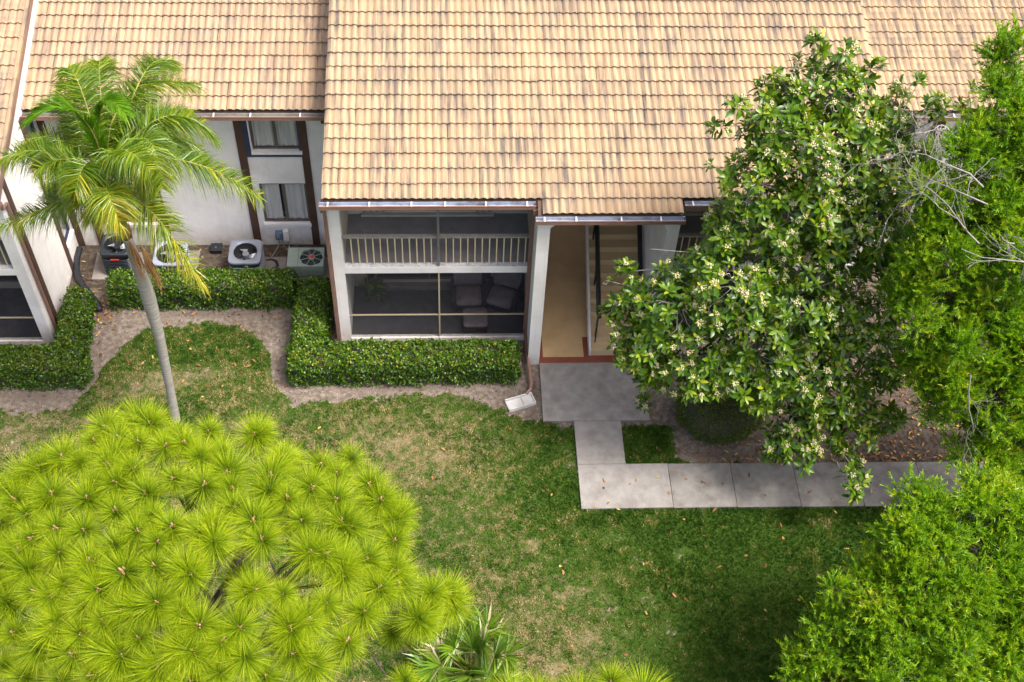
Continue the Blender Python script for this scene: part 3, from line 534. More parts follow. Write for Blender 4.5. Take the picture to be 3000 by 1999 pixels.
# ------------------------------------------------------------------ a balcony bay (patio below, balcony above)
def bay(parent, x0, x1, door_l, detail=True, upper_mull="rail_bronze"):
    W_ = x1-x0
    box("patio_floor", "carpet", x0, x1, 0.10, 1.70, -0.05, 0.075, parent)
    box("patio_curb", "stucco", x0, x1, -0.02, 0.10, -0.05, 0.105, parent)
    box("balcony_beam", "stucco", x0, x1, -0.005, 0.13, 2.449, 2.655, parent)
    box("beam_cap", "flaking_paint", x0, x1, 0.003, 0.127, 2.655, 2.664, parent)
    box("balcony_floor", "carpet_pale", x0, x1, 0.13, 1.70, 2.50, 2.645, parent)
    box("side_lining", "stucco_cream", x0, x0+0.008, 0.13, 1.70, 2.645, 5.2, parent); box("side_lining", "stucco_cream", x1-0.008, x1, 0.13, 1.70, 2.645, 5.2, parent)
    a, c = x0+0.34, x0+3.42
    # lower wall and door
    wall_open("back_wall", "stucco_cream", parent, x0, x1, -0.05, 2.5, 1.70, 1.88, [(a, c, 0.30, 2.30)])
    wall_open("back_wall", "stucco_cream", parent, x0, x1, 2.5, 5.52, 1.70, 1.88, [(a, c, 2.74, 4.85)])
    box("door_curb", "concrete_dark", a-0.08, x0+2.45, 1.55, 1.70, 0.0, 0.22, parent, 0.01)
    box("door_curb", "blind", a-0.02, c+0.03, 1.60, 1.70, 2.60, 2.70, parent, 0.006)
    for z0, z1 in ((0.30, 2.30), (2.74, 4.85)):
        b = MB(); xm = (a+c)/2
        b.box(a, c, 1.72, 1.79, z0, z0+0.06).box(a, c, 1.72, 1.79, z1-0.06, z1)
        for q in (a, xm-0.03, c-0.06): b.box(q, q+0.06, 1.72, 1.79, z0+0.06, z1-0.06)
        if z0 > 1: b.box(a+0.06, c-0.06, 1.715, 1.785, z0+0.13, z0+0.155)
        d = b.build("sliding_door", "rail_cream" if z0 > 1 else "window_frame", parent)
        box("pane", "patio_glass", a+0.06, xm-0.03, 1.75, 1.757, z0+0.06, z1-0.06, d); box("pane", "patio_glass", xm+0.03, c-0.06, 1.745, 1.752, z0+0.06, z1-0.06, d)
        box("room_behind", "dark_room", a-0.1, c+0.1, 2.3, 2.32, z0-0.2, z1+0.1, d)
        if detail and z0 > 1:
            for k_ in range(7): box("blind_slat", "blind", a+0.04+k_*0.072, a+0.10+k_*0.072, 1.700+0.008*(k_ % 2), 1.706+0.008*(k_ % 2), z0-0.03, z1-0.05, d)
            for k_ in range(5): box("blind_slat", "blind", c-0.40+k_*0.072, c-0.34+k_*0.072, 1.700+0.008*(k_ % 2), 1.706+0.008*(k_ % 2), z0-0.03, z1-0.05, d)
    # screen framing
    xm = x0 + W_*0.503
    box("screen_post", "screen_frame", xm-0.018, xm+0.018, 0.015, 0.055, 0.105, 2.449, parent)
    box("screen_post", upper_mull, xm-0.025, xm+0.025, 0.0035, 0.050, 2.664, 5.15, parent)
    box("screen_rail", "screen_frame", x0, xm-0.018, 0.018, 0.052, 0.915, 0.945, parent); box("screen_rail", "screen_frame", xm+0.018, x1, 0.018, 0.052, 0.915, 0.945, parent)
    box("screen", "insect_screen", x0, x1, 0.030, 0.033, 0.105, 2.449, parent)
    # railing
    b = MB(); b.box(x0, x1, 0.060, 0.160, 3.535, 3.565).box(x0, x1, 0.085, 0.125, 3.500, 3.535)
    r = b.build("railing", "rail_cap", parent)
    bm_ = MB().box(-0.0135, 0.0135, 0.090, 0.117, 2.6645, 3.500).mesh("baluster", "rail_cream")
    for s0 in (0.19, 2.31):
        for k_ in range(12): link("baluster", bm_, r, (x0+s0+k_*0.1625, 0, 0))

# ------------------------------------------------------------------ main block
main = tag(empty("apartment_block", (-0.25, 0, 0)), "middle apartment block under the widest cream tiled roof, with screened balcony and open stair hall", "apartment building", "connected apartment blocks")
P_ = main
def gable(parent, name, x0, x1, y0, y1, zoff, yref, zref, mat="stucco"):
    f = lambda y: zref + 0.25*(y-yref) + zoff
    return MB().prism([(y0, -0.05), (y1, -0.05), (y1, f(y1)), (y0, f(y0))], 0, x0, x1).build(name, mat, parent)
for x0, x1, yf in ((-0.25, 0.0, 0.0), (11.68, 11.92, 0.0)):
    gable(P_, "side_wall", x0, x1, yf, 6.6, -0.165, -0.43, 5.2)
for x0, x1 in ((4.25, 4.52), (7.03, 7.29)):
    gable(P_, "hall_wall", x0, x1, -0.772, 6.6, -0.165, -0.43, 5.2)
MB().prism([(4.52, 5.06), (4.52, 4.70), (4.58, 4.76), (4.72, 4.92), (4.86, 5.06)], 1, -0.77, -0.60).build("arch_bracket", "stucco", P_)
MB().prism([(7.03, 5.06), (7.03, 4.60), (6.97, 4.72), (6.90, 4.90), (6.80, 5.06)], 1, -0.77, -0.60).build("arch_bracket", "stucco", P_)
bay(P_, 0.0, 4.25, 0)
bay(P_, 7.29, 11.68, 0, detail=False)
box("landing", "coating_tan", 4.52, 7.03, 3.42, 6.0, 2.50, 2.655, P_)
# stairs
st = MB().prism([(-0.56, 0.03), (-0.56, 0.215), (3.40, 2.655), (3.40, 2.44), (-0.22, 0.03)], 0, 5.74, 5.79).build("staircase", "stucco", P_)
sm_ = None
for i in range(15):
    y = -0.56 + 0.264*i
    if sm_ is None: sm_ = MB().box(5.7905, 7.029, 0, 0.285, -0.19, 0.0).mesh("step", "coating_lit")
    link("step", sm_, st, (0, y, 0.04 + 0.1743*(i+1)))
def stair_rail(x, base_post, y0=-0.28, top=3.3):
    zf = lambda y: 0.04 + 0.1743 + (y+0.56)/0.264*0.1743
    b = MB(); b.tube([(x, y0, zf(y0)+0.86), (x, top, zf(top)+0.86)], 0.056, 8)
    r = b.build("handrail", "black_paint", P_)
    MB().tube([(x+0.05, y0+0.12, zf(y0+0.12)+0.48), (x+0.05, top, zf(top)+0.48)], 0.052, 8).build("lower_rail", "black_paint", r)
    if base_post:
        for y in (y0+0.06, y0+1.1, y0+2.1, y0+3.1): box("rail_post", "black_paint", x-0.018, x+0.018, y-0.02, y+0.02, zf(y)-0.16, zf(y)+0.86, r)
        box("bottom_strut", "black_paint", x-0.016, x+0.014, y0-0.02, y0+0.02, 0.21, zf(y0)+0.85, r)
    else:
        for y in (0.3, 1.6, 2.9): box("wall_bracket", "black_paint", x, x+0.10, y-0.015, y+0.015, zf(y)+0.80, zf(y)+0.83, r)
stair_rail(5.90, True); stair_rail(6.92, False)
# roof of the main block
deck(P_, -0.245, 4.24, -0.43, 6.6, 5.2)
dk = [o for o in main.children if o.name.startswith("roof")][0]
for xa, xb, ya in ((4.24, 7.30, -0.795), (7.30, 11.915, -0.43)):
    f = lambda y: 5.2 + 0.25*(y+0.43)
    MB().prism([(ya, f(ya)-0.012), (6.6, f(6.6)-0.012), (6.6, f(6.6)-0.16), (ya, f(ya)-0.16)], 0, xa+0.0005, xb).build("boarding", "brown_paint", dk)
def main_single(x, r):
    if r == -1: return x < 7.2
    if r > 8: return False
    if x > 7.6 and r < 5: return False
    return r <= 7 or x < 3.0
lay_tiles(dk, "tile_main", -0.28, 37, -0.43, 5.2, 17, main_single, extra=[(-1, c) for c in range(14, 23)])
gutter(P_, -0.33, 4.20, -0.44, 5.165, "gutter_inside"); gutter(P_, 4.19, 7.34, -0.80, 5.072, "gutter_inside"); gutter(P_, 7.36, 11.95, -0.44, 5.165, "gutter_inside")
MB().box(-0.33, -0.255, -0.50, -0.43, 4.93, 5.06).box(-0.335, -0.262, -0.44, -0.02, 4.84, 4.93).box(-0.335, -0.262, -0.085, -0.010, 0.0, 4.84).build("downspout", "brown_metal", P_)
dsp = MB().box(4.155, 4.245, -0.60, -0.535, 4.90, 5.06).box(4.155, 4.245, -0.56, -0.02, 4.82, 4.90).box(4.155, 4.245, -0.085, -0.008, 0.42, 4.82)
dsp.tube([(4.20, -0.045, 0.42), (4.205, -0.10, 0.33), (4.24, -0.75, 0.24), (4.29, -1.45, 0.16), (4.27, -1.62, 0.13), (4.17, -1.72, 0.10)], 0.042, 8)
dsp.build("downspout", "brown_metal", P_)

# ------------------------------------------------------------------ recessed blocks, left and right of the main one
def timber(parent, x0, x1, y, z0, z1): return box("timber_trim", "brown_paint", x0, x1, y-0.035, y+0.001, z0, z1, parent)
rec = tag(empty("apartment_block", (-3.7, 3.23, 0)), "set-back white apartment block behind the palm, with dark timber strips and curtained windows", "apartment building", "connected apartment blocks")
wins = [(-2.27, -1.13), (-6.22, -4.88)]
holes = [(a, c, z0, z1) for a, c in wins for z0, z1 in ((0.80, 2.16), (3.27, 4.62))]
wall_open("facade", "stucco", rec, -7.10, -0.252, -0.05, 5.0, 3.23, 3.43, holes)
for a, c in wins:
    timber(rec, a-0.35, a-0.16, 3.23, -0.02, 4.93); timber(rec, c+0.005, c+0.19, 3.23, -0.02, 4.93)
    w1 = sash_window(rec, a, c, 0.80, 2.16, 3.23, [((a+c)/2-0.02, c-0.03), (a+0.05, (a+c)/2-0.10)] if a > -4 else [(a+.05, c-.4)])
    w2 = sash_window(rec, a, c, 3.27, 4.62, 3.23, [(a+0.05, a+0.55), ((a+c)/2+0.03, c-0.03)])
    b = MB(); b.box(a-0.155, a-0.03, 3.190, 3.231, 3.12, 4.62).box(a-0.155, c+0.004, 3.190, 3.231, 3.07, 3.12).box(c-0.035, c+0.004, 3.190, 3.231, 3.12, 4.62)
    b.build("surround", "navy_paint", w2)
    box("inner_edge", "stucco", a-0.03, a, 3.18, 3.24, 3.27, 4.62, w2)
timber(rec, -7.095, -6.93, 3.23, -0.02, 4.93)
b = MB(); b.box(-2.045, -1.865, 3.10, 3.23, 0.28, 0.52); db = b.build("disconnect_box", "box_blue", rec, bevel=0.01)
box("box_lid", "fan_metal", -2.01, -1.93, 3.09, 3.10, 0.36, 0.48, db)
box("meter_box", "stucco", -1.845, -1.70, 3.09, 3.23, 0.24, 0.585, rec, 0.008)
MB().tube([(-1.97, 3.15, 0.29), (-1.98, 3.12, 0.12), (-2.05, 2.95, 0.06), (-2.15, 2.75, 0.05), (-2.24, 2.62, 0.05)], 0.014, 6).build("conduit", "rail_cap", rec)
MB().tube([(-1.89, 3.15, 0.29), (-1.88, 3.14, 0.0)], 0.018, 6).build("conduit", "blind", rec)
MB().tube([(-1.74, 3.15, 0.26), (-1.74, 3.14, 0.02), (-1.74, 2.6, 0.03), (-1.76, 2.1, 0.03)], 0.018, 6).build("conduit", "rail_cap", rec)
rr = deck(rec, -7.10, -0.252, 2.65, 6.6, 4.95)
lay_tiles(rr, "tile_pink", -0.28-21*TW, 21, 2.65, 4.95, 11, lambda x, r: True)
gutter(rec, -7.09, -0.26, 2.64, 4.915, "gutter_dull", 0.95)
MB().box(-0.50, -0.40, 2.52, 2.60, 4.70, 4.82).build("gutter_outlet", "brown_paint", rec, bevel=0.01)

rblk = tag(empty("apartment_block", (14.7, 3.23, 0)), "set-back apartment block at the right, mostly hidden behind the trees", "apartment building", "connected apartment blocks")
wall_open("facade", "stucco", rblk, 11.925, 17.8, -0.05, 5.0, 3.23, 3.43, [(13.0, 14.1, .8, 2.16), (13.0, 14.1, 3.27, 4.62)])
for z0, z1 in ((0.80, 2.16), (3.27, 4.62)): sash_window(rblk, 13.0, 14.1, z0, z1, 3.23, [(13.5, 14.05)])
timber(rblk, 12.65, 12.84, 3.23, -0.02, 4.93); timber(rblk, 14.105, 14.29, 3.23, -0.02, 4.93)
rd = deck(rblk, 11.925, 17.8, 2.65, 6.6, 4.95)
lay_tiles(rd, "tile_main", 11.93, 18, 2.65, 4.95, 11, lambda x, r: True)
gutter(rblk, 11.96, 17.8, 2.64, 4.915, "gutter_dull", 0.95)

# ------------------------------------------------------------------ projecting wing at the left
wing = tag(empty("apartment_block", (-7.10, 0, 0)), "projecting white apartment block at the left edge, its side wall lit by the sun", "apartment building", "connected apartment blocks")
def side_wall():
    # wall in the plane X = -7.10 with two window openings (y, z)
    f = lambda y: 5.2 + 0.25*(y+0.43) - 0.165
    b = MB(); ya, yb = 2.48, 3.12
    b.prism([(0, -0.05), (ya, -0.05), (ya, f(ya)), (0, f(0))], 0, -7.35, -7.10)
    b.prism([(yb, -0.05), (6.6, -0.05), (6.6, f(6.6)), (yb, f(yb))], 0, -7.35, -7.10)
    b.box(-7.35, -7.10, ya, yb, -0.05, 0.70).box(-7.35, -7.10, ya, yb, 2.2, 3.2)
    b.prism([(ya, 4.6), (yb, 4.6), (yb, f(yb)), (ya, f(ya))], 0, -7.35, -7.10)
    return b.build("side_wall", "stucco", wing)
side_wall()
for z0, z1 in ((0.70, 2.2), (3.2, 4.6)):
    b = MB(); b.box(-7.20, -7.14, 2.48, 3.12, z0, z0+0.05).box(-7.20, -7.14, 2.48, 3.12, z1-0.05, z1).box(-7.20, -7.14, 2.48, 2.53, z0+0.05, z1-0.05).box(-7.20, -7.14, 3.07, 3.12, z0+0.05, z1-0.05)
    ww = b.build("window", "navy_paint", wing); box("pane", "window_glass", -7.175, -7.17, 2.53, 3.07, z0+0.05, z1-0.05, ww)
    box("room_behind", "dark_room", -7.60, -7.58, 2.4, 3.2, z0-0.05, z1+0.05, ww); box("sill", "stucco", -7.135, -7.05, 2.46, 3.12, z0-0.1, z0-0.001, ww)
for ya in (0.42, 2.28): MB().box(-7.101, -7.065, ya, ya+0.17, -0.02, 4.98).build("timber_trim", "brown_paint", wing)
bay(wing, -11.60, -7.35, 0)
box("side_wall", "stucco", -11.85, -11.60, 0, 6.6, -0.05, 5.0, wing)
wd = deck(wing, -12.2, -6.96, -0.43, 6.6, 5.2)
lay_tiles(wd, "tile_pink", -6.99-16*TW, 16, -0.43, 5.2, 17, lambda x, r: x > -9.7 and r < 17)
f = lambda y, o: 5.2 + 0.25*(y+0.43) + o
MB().prism([(-0.47, f(-.47, .10)), (6.6, f(6.6, .10)), (6.6, f(6.6, -.02)), (-0.47, f(-.47, -.02))], 0, -6.985, -6.90).build("rake_tile", "tile_main", wd, bevel=0.02)
MB().prism([(-0.45, f(-.45, -.02)), (6.6, f(6.6, -.02)), (6.6, f(6.6, -.20)), (-0.45, f(-.45, -.20))], 0, -6.955, -6.92).build("fascia", "brown_metal", wd)
gutter(wing, -12.0, -6.93, -0.44, 5.165, "gutter_inside")
MB().tube([(-6.97, -0.52, 5.06), (-6.97, -0.45, 4.92), (-7.04, -0.06, 4.78), (-7.05, -0.05, 4.6), (-7.05, 0.22, 4.5), (-7.05, 0.25, 0.05)], 0.04, 8).build("downspout", "brown_metal", wing)

# ------------------------------------------------------------------ patio furniture
def soft_box(x0, x1, y0, y1, z0, z1, r=0.05, bulge=0.02):
    b = MB(); loops = []; n = 20
    def loop(ins, z):
        o = []
        for i in range(n*2):
            a = 2*math.pi*i/(2*n); c, s = math.cos(a), math.sin(a); e = 0.28
            o.append(((x0+x1)/2+((x1-x0)/2-ins)*math.copysign(abs(c)**e, c), (y0+y1)/2+((y1-y0)/2-ins)*math.copysign(abs(s)**e, s), z))
        return o
    loops = [loop(r*0.8, z0), loop(0.01, z0+r*0.6), loop(0, (z0+z1)/2), loop(0.01, z1-r*0.6), loop(r*0.6, z1-0.006), loop((x1-x0)*0.3, z1+bulge)]
    return b.ring(loops, close=True)
def armchair(loc, rz, label):
    t = tag(empty("armchair", loc), label, "armchair", "armchairs on the screened patio")
    def put(name, mb, mat, rot=(0, 0, rz), at=(0, 0, 0)):
        v = Matrix.Rotation(rz, 3, 'Z') @ Vector(at); return link(name, mb.mesh(name, mat, True), t, (loc[0]+v.x, loc[1]+v.y, loc[2]+v.z), rot)
    put("frame", MB().box(-.34, .34, -.30, .36, 0.10, 0.26), "wicker_dark")
    put("seat_cushion", soft_box(-.33, .33, -.36, .26, 0.26, 0.42, 0.06, 0.03), "chair_fabric")
    o = put("back_cushion", soft_box(-.36, .36, -.09, .09, -.02, 0.62, 0.07, 0.0), "chair_fabric", at=(0, 0.34, 0.36)); o.rotation_euler = (-0.42, 0, rz)
    for s in (-1, 1): put("arm", MB().box(-.04, .04, -.30, .36, 0.20, 0.50), "wicker_dark", at=(s*.385, 0, 0))
    for sx in (-1, 1):
        for sy in (-.26, .30): put("leg", MB().box(-.025, .025, -.025, .025, 0, 0.10), "wicker_dark", at=(sx*.31, sy, 0))
armchair((2.85, 1.12, 0.076), 0.03, "dark fabric armchair facing the ottoman on the screened patio")
armchair((3.68, 1.06, 0.076), -0.36, "dark fabric armchair turned aside, at the right of the patio next to the hall wall")
ot = tag(empty("ottoman", (3.0, 0.40, 0.076)), "square padded ottoman in front of the two patio armchairs", "ottoman")
soft_box(2.70, 3.31, 0.10, 0.70, 0.30, 0.415, 0.04, 0.01).build("cushion", "chair_fabric", ot, True)
MB().box(2.72, 3.29, 0.12, 0.68, 0.13, 0.295).build("frame", "wicker_dark", ot)
for sx in (2.75, 3.26):
    for sy in (0.15, 0.65): box("leg", "wicker_dark", sx-.025, sx+.025, sy-.025, sy+.025, 0.076, 0.13, ot)
def leaf_obj(name, V, F, tint, mat, parent, kind=None):
    return tag(link(name, np_mesh(name, V, F, mat, np.repeat(tint, len(V)//len(tint))), parent), kind=kind)
pl = tag(empty("potted_plant", (0.52, 1.30, 0.076)), "leafy potted plant in the back left corner of the screened patio", "plant")
b = MB(); b.ring([[(0.52+r*math.cos(a), 1.30+r*math.sin(a), z) for a in np.linspace(0, 2*math.pi, 20, endpoint=False)] for r, z in ((0.13, .076), (.17, .30), (.185, .33), (.165, .33), (.15, .27))], close=True)
b.build("pot", "concrete_dark", pl, True)
n = 60; P = np.tile([0.52, 1.30, 0.36], (n, 1)) + RNG.normal(size=(n, 3))*[.1, .1, .14]; D = unit(RNG.normal(size=(n, 3))+[0, 0, .8])
V, F = leaves_np(P, D, np.tile([0, 0, 1.], (n, 1))+RNG.normal(size=(n, 3))*.3, RNG.uniform(.2, .34, n), RNG.uniform(.06, .1, n)); leaf_obj("foliage", V, F, RNG.uniform(.1, .7, n), "leaf_gloss", pl, 'stuff')

# ------------------------------------------------------------------ air conditioners
def sq(r, cx_, cy_, z, e=0.34, n=40):
    o = []
    for i in range(n):
        a = 2*math.pi*(i+.5)/n; c, s = math.cos(a), math.sin(a)
        o.append((cx_+r*math.copysign(abs(c)**e, c), cy_+r*math.copysign(abs(s)**e, s), z))
    return o
def circ(r, cx_, cy_, z, n=40): return [(cx_+r*math.cos(2*math.pi*(i+.5)/n), cy_+r*math.sin(2*math.pi*(i+.5)/n), z) for i in range(n)]
def condenser(cx_, cy_, z0, h, half, mat, label, hole=0.76, badge=False, spin=0.4):
    t = tag(empty("air_conditioner", (cx_, cy_, z0)), label, "air conditioner", "outdoor air conditioners by the recessed wall")
    b = MB(); zt = z0+h; bh = half*0.955
    b.ring([sq(bh, cx_, cy_, z0), sq(bh, cx_, cy_, zt-0.10), sq(half, cx_, cy_, zt-0.095), sq(half, cx_, cy_, zt-0.03), sq(half*.97, cx_, cy_, zt-0.006), sq(half*.94, cx_, cy_, zt), circ(half*hole, cx_, cy_, zt-0.004), circ(half*hole*.97, cx_, cy_, zt-0.03)])
    c = b.build("cabinet", mat, t, True)
    for k_ in range(int((h-0.2)/0.055)):
        z = z0+0.06+k_*0.055; MB().ring([sq(bh+.002, cx_, cy_, z), sq(bh+.014, cx_, cy_, z+.008), sq(bh+.014, cx_, cy_, z+.022), sq(bh+.002, cx_, cy_, z+.034)]).build("louvre", mat, c)
    MB().ring([circ(half*hole*.97, cx_, cy_, zt-0.03), circ(half*hole*.93, cx_, cy_, zt-0.30), circ(half*.1, cx_, cy_, zt-0.30)], close=False).build("shroud", "ac_inside", t, True)
    f = MB().ring([circ(.001, cx_, cy_, zt-.10, 16), circ(half*.20, cx_, cy_, zt-.10, 16), circ(half*.20, cx_, cy_, zt-.26, 16)]).build("fan", "ac_grey" if mat != "ac_black" else "ac_inside", t)
    for k_ in range(3):
        a = spin+k_*2.094; R_ = half*hole*.84; vs = []
        for rr_, w0, zz in ((half*.18, .16, 0), (R_*.62, .42, .01), (R_, .52, 0)):
            for s in (-1, 1): vs.append((cx_+rr_*math.cos(a+s*w0*.8), cy_+rr_*math.sin(a+s*w0*.8), zt-.17+s*.035))
        vs2 = [(x, y, z-.004) for x, y, z in vs]
        MB().add(vs+vs2, [(0, 1, 3, 2), (2, 3, 5, 4), (6, 8, 9, 7), (8, 10, 11, 9), (4, 5, 11, 10), (0, 2, 8, 6), (2, 4, 10, 8), (1, 7, 9, 3), (3, 9, 11, 5)]).build("fan_blade", "fan_metal", f)
    g = MB()
    for k_ in range(10):
        a = k_*math.pi/5; g.tube([(cx_+half*.1*math.cos(a), cy_+half*.1*math.sin(a), zt-.002), (cx_+half*hole*math.cos(a), cy_+half*hole*math.sin(a), zt-.006)], .0025, 4)
    g.build("wire_guard", "ac_inside", t)
    if badge:
        box("badge", "badge_red", cx_-.115, cx_+.095, cy_-half-.012, cy_-half+.004, zt-.215, zt-.165, t, 0.006)
    return t
def pad(x0, x1, y0, y1, label):
    tag(box("concrete_pad", "concrete_dark", x0, x1, y0, y1, -0.05, 0.075, None, 0.012), label, "concrete pad", "concrete pads under the air conditioners")
pad(-6.56, -5.35, 1.98, 2.90, "wide concrete pad under the black air conditioner")
pad(-5.12, -3.98, 1.80, 2.95, "concrete pad under the pale air conditioner behind the palm")
pad(-3.20, -1.76, 1.78, 2.72, "long concrete pad under the blue-grey air conditioner")
pad(-1.74, -0.60, 1.78, 2.70, "concrete pad under the green air conditioner with the octagonal grille")
condenser(-5.86, 2.44, 0.075, 0.80, 0.37, "ac_black", "black air conditioner with a red badge, left of the palm trunk", 0.80, True, 2.5)
condenser(-4.55, 2.30, 0.075, 0.62, 0.41, "ac_white", "pale air conditioner half hidden behind hanging palm fronds", 0.86, False, 0.3)
condenser(-2.69, 2.29, 0.075, 0.68, 0.41, "ac_grey", "blue-grey rounded air conditioner between the dark timber strip and hedge", 0.73, False, 1.9)
def box_unit():
    x0, x1, y0, y1, z0, z1 = -1.65, -0.75, 1.89, 2.53, 0.075, 0.61
    t = tag(empty("air_conditioner", (-1.2, 2.2, z0)), "flat green box air conditioner with an octagonal fan grille and red badge", "air conditioner", "outdoor air conditioners by the recessed wall")
    cx_, cy_, R_ = -1.06, 2.205, 0.295
    n = 64; outer = []; octo = []
    for i in range(n):
        a = 2*math.pi*(i+.5)/n; c, s = math.cos(a), math.sin(a)
        k1 = min(((x1 if c > 0 else x0)-cx_)/c, ((y1 if s > 0 else y0)-cy_)/s); outer.append((cx_+c*k1, cy_+s*k1, z1))
        am = ((a-math.pi/8) % (math.pi/4))-math.pi/8; ko = R_*math.cos(math.pi/8)/math.cos(((a) % (math.pi/4))-math.pi/8); octo.append((cx_+c*ko, cy_+s*ko, z1))
    b = MB(); b.ring([outer, octo, [(x, y, z1-.05) for x, y, z in octo]])
    b.box(x0+.001, x1-.001, y0+.001, y0+.02, z0, z1-.002).box(x0+.001, x0+.02, y0+.02, y1, z0, z1-.002).box(x1-.02, x1-.001, y0+.02, y1, z0, z1-.002).box(x0+.02, x1-.02, y1-.02, y1, z0, z1-.002)
    c = b.build("cabinet", "ac_green", t)
    b2 = MB(); b2.box(x0+.30, x0+.304, y0-.003, y0+.0005, z0+.01, z1-.01).box(x0+.302, x1-.02, y0-.004, y0+.0005, z0+.17, z0+.18); b2.build("seam", "ac_inside", c)
    box("top_seam", "ac_inside", x0+.262, x0+.268, y0+.01, y1-.01, z1+.0002, z1+.0012, c)
    MB().ring([[(x, y, z1-.05) for x, y, z in octo], [(cx_+.05*math.cos(2*math.pi*(i+.5)/n), cy_+.05*math.sin(2*math.pi*(i+.5)/n), z1-.06) for i in range(n)]]).build("fan_well", "ac_inside", t)
    g = MB()
    for k_ in range(8):
        a = math.pi/8+k_*math.pi/4; c_, s_ = math.cos(a), math.sin(a)
        g.tube([(cx_+.07*c_, cy_+.07*s_, z1+.004), (cx_+R_*c_, cy_+R_*s_, z1+.002)], .008, 6)
    for rr_ in (.12, .16, .20, .24):
        g.ring([[(cx_+(rr_+dx)*math.cos(2*math.pi*i/32), cy_+(rr_+dx)*math.sin(2*math.pi*i/32), z1+dz) for i in range(32)] for dx, dz in ((-.002, -.002), (.002, -.002), (0, .002), (-.002, -.002))])
    gg = g.build("grille", "ac_green", t)
    MB().ring([circ(.001, cx_, cy_, z1+.016, 20), circ(.085, cx_, cy_, z1+.014, 20), circ(.088, cx_, cy_, z1-.01, 20)]).build("badge", "ac_green", gg)
    box("badge_label", "badge_red", cx_-.075, cx_+.06, cy_-.052, cy_+.058, z1+.0165, z1+.019, gg)
    for k_ in range(3): box("label_stripe", "badge_pink", cx_-.07, cx_+.01-.02*(k_ % 2), cy_-.042+k_*.034, cy_-.026+k_*.034, z1+.0192, z1+.0205, gg)
box_unit()
vb = tag(empty("valve_box", (-3.58, 3.02, 0)), "small black box on the bare soil against the white wall", "utility box")
box("body", "plastic_black", -3.71, -3.44, 2.90, 3.14, -0.03, 0.10, vb, 0.02); box("lid", "plastic_black", -3.725, -3.425, 2.885, 3.155, 0.10, 0.125, vb, 0.008); box("plug", "box_blue", -3.60, -3.56, 2.98, 3.02, 0.125, 0.14, vb, 0.004)
ho = MB(); pts = [(-7.02, 3.02, .10), (-7.03, 2.7, .10), (-6.99, 2.35, .10), (-6.86, 1.98, .09), (-6.66, 1.68, .08), (-6.44, 1.40, .07), (-6.27, 1.16, .06), (-6.18, .95, .05)]
fine = []
for i in range(len(pts)-1):
    for q in range(8): fine.append(Vector(pts[i]).lerp(Vector(pts[i+1]), q/8))
ho.tube(fine, [0.075 if i % 2 else 0.085 for i in range(len(fine))], 10)
tag(ho.build("drain_hose", "plastic_black", None, True), "black corrugated drain hose lying along the foot of the left wing wall", "drain hose")
ho = MB(); ho.tube([(-2.28, 2.60, .05), (-2.13, 2.62, .06), (-2.02, 2.55, .09), (-1.97, 2.40, .10), (-1.93, 2.15, .10), (-1.86, 1.95, .10)], 0.035, 8)
tag(ho.build("refrigerant_line", "plastic_black", None, True), "black insulated pipe crossing the pad between the grey and green air conditioners", "pipe")
def rock(name, c, r, label):
    b = MB(); m_ = []
    for i in range(5):
        z = -r*.6+i*r*.35; q = math.sqrt(max(.05, 1-(z/r)**2))
        m_.append([(c[0]+r*q*math.cos(a)*random.uniform(.85, 1.15), c[1]+r*q*math.sin(a)*random.uniform(.85, 1.1), c[2]+z*random.uniform(.9, 1.1)) for a in np.linspace(0, 2*math.pi, 9, endpoint=False)])
    tag(b.ring(m_, close=True).build(name, "rock", None), label, "rock")
rock("rock", (-6.42, 2.98, .05), .11, "pale rounded rock on the soil beside the black air conditioner")
# splash block
def splash():
    t = tag(empty("splash_block", (4.02, -1.92, 0)), "white trough-shaped splash block under the downspout outlet", "splash block")
    a = 0.33; M = Matrix.Translation((4.02, -1.925, 0)) @ Matrix.Rotation(a, 4, 'Z')
    def part(name, *bx):
        b = MB()
        for q in bx: b.box(*q)
        b.v = [tuple(M @ Vector(v)) for v in b.v]; return b.build(name, "splash_white", t, bevel=0.008)
    part("trough_floor", (-.33, .05, -.13, .13, -.03, .035)); part("trough_floor", (.056, .31, -.13, .13, -.03, .035))
    part("side_rim", (-.33, .34, .13, .165, -.03, .085)); part("side_rim", (-.33, .34, -.165, -.13, -.03, .085)); part("end_rim", (.31, .34, -.13, .13, -.03, .085))
splash()

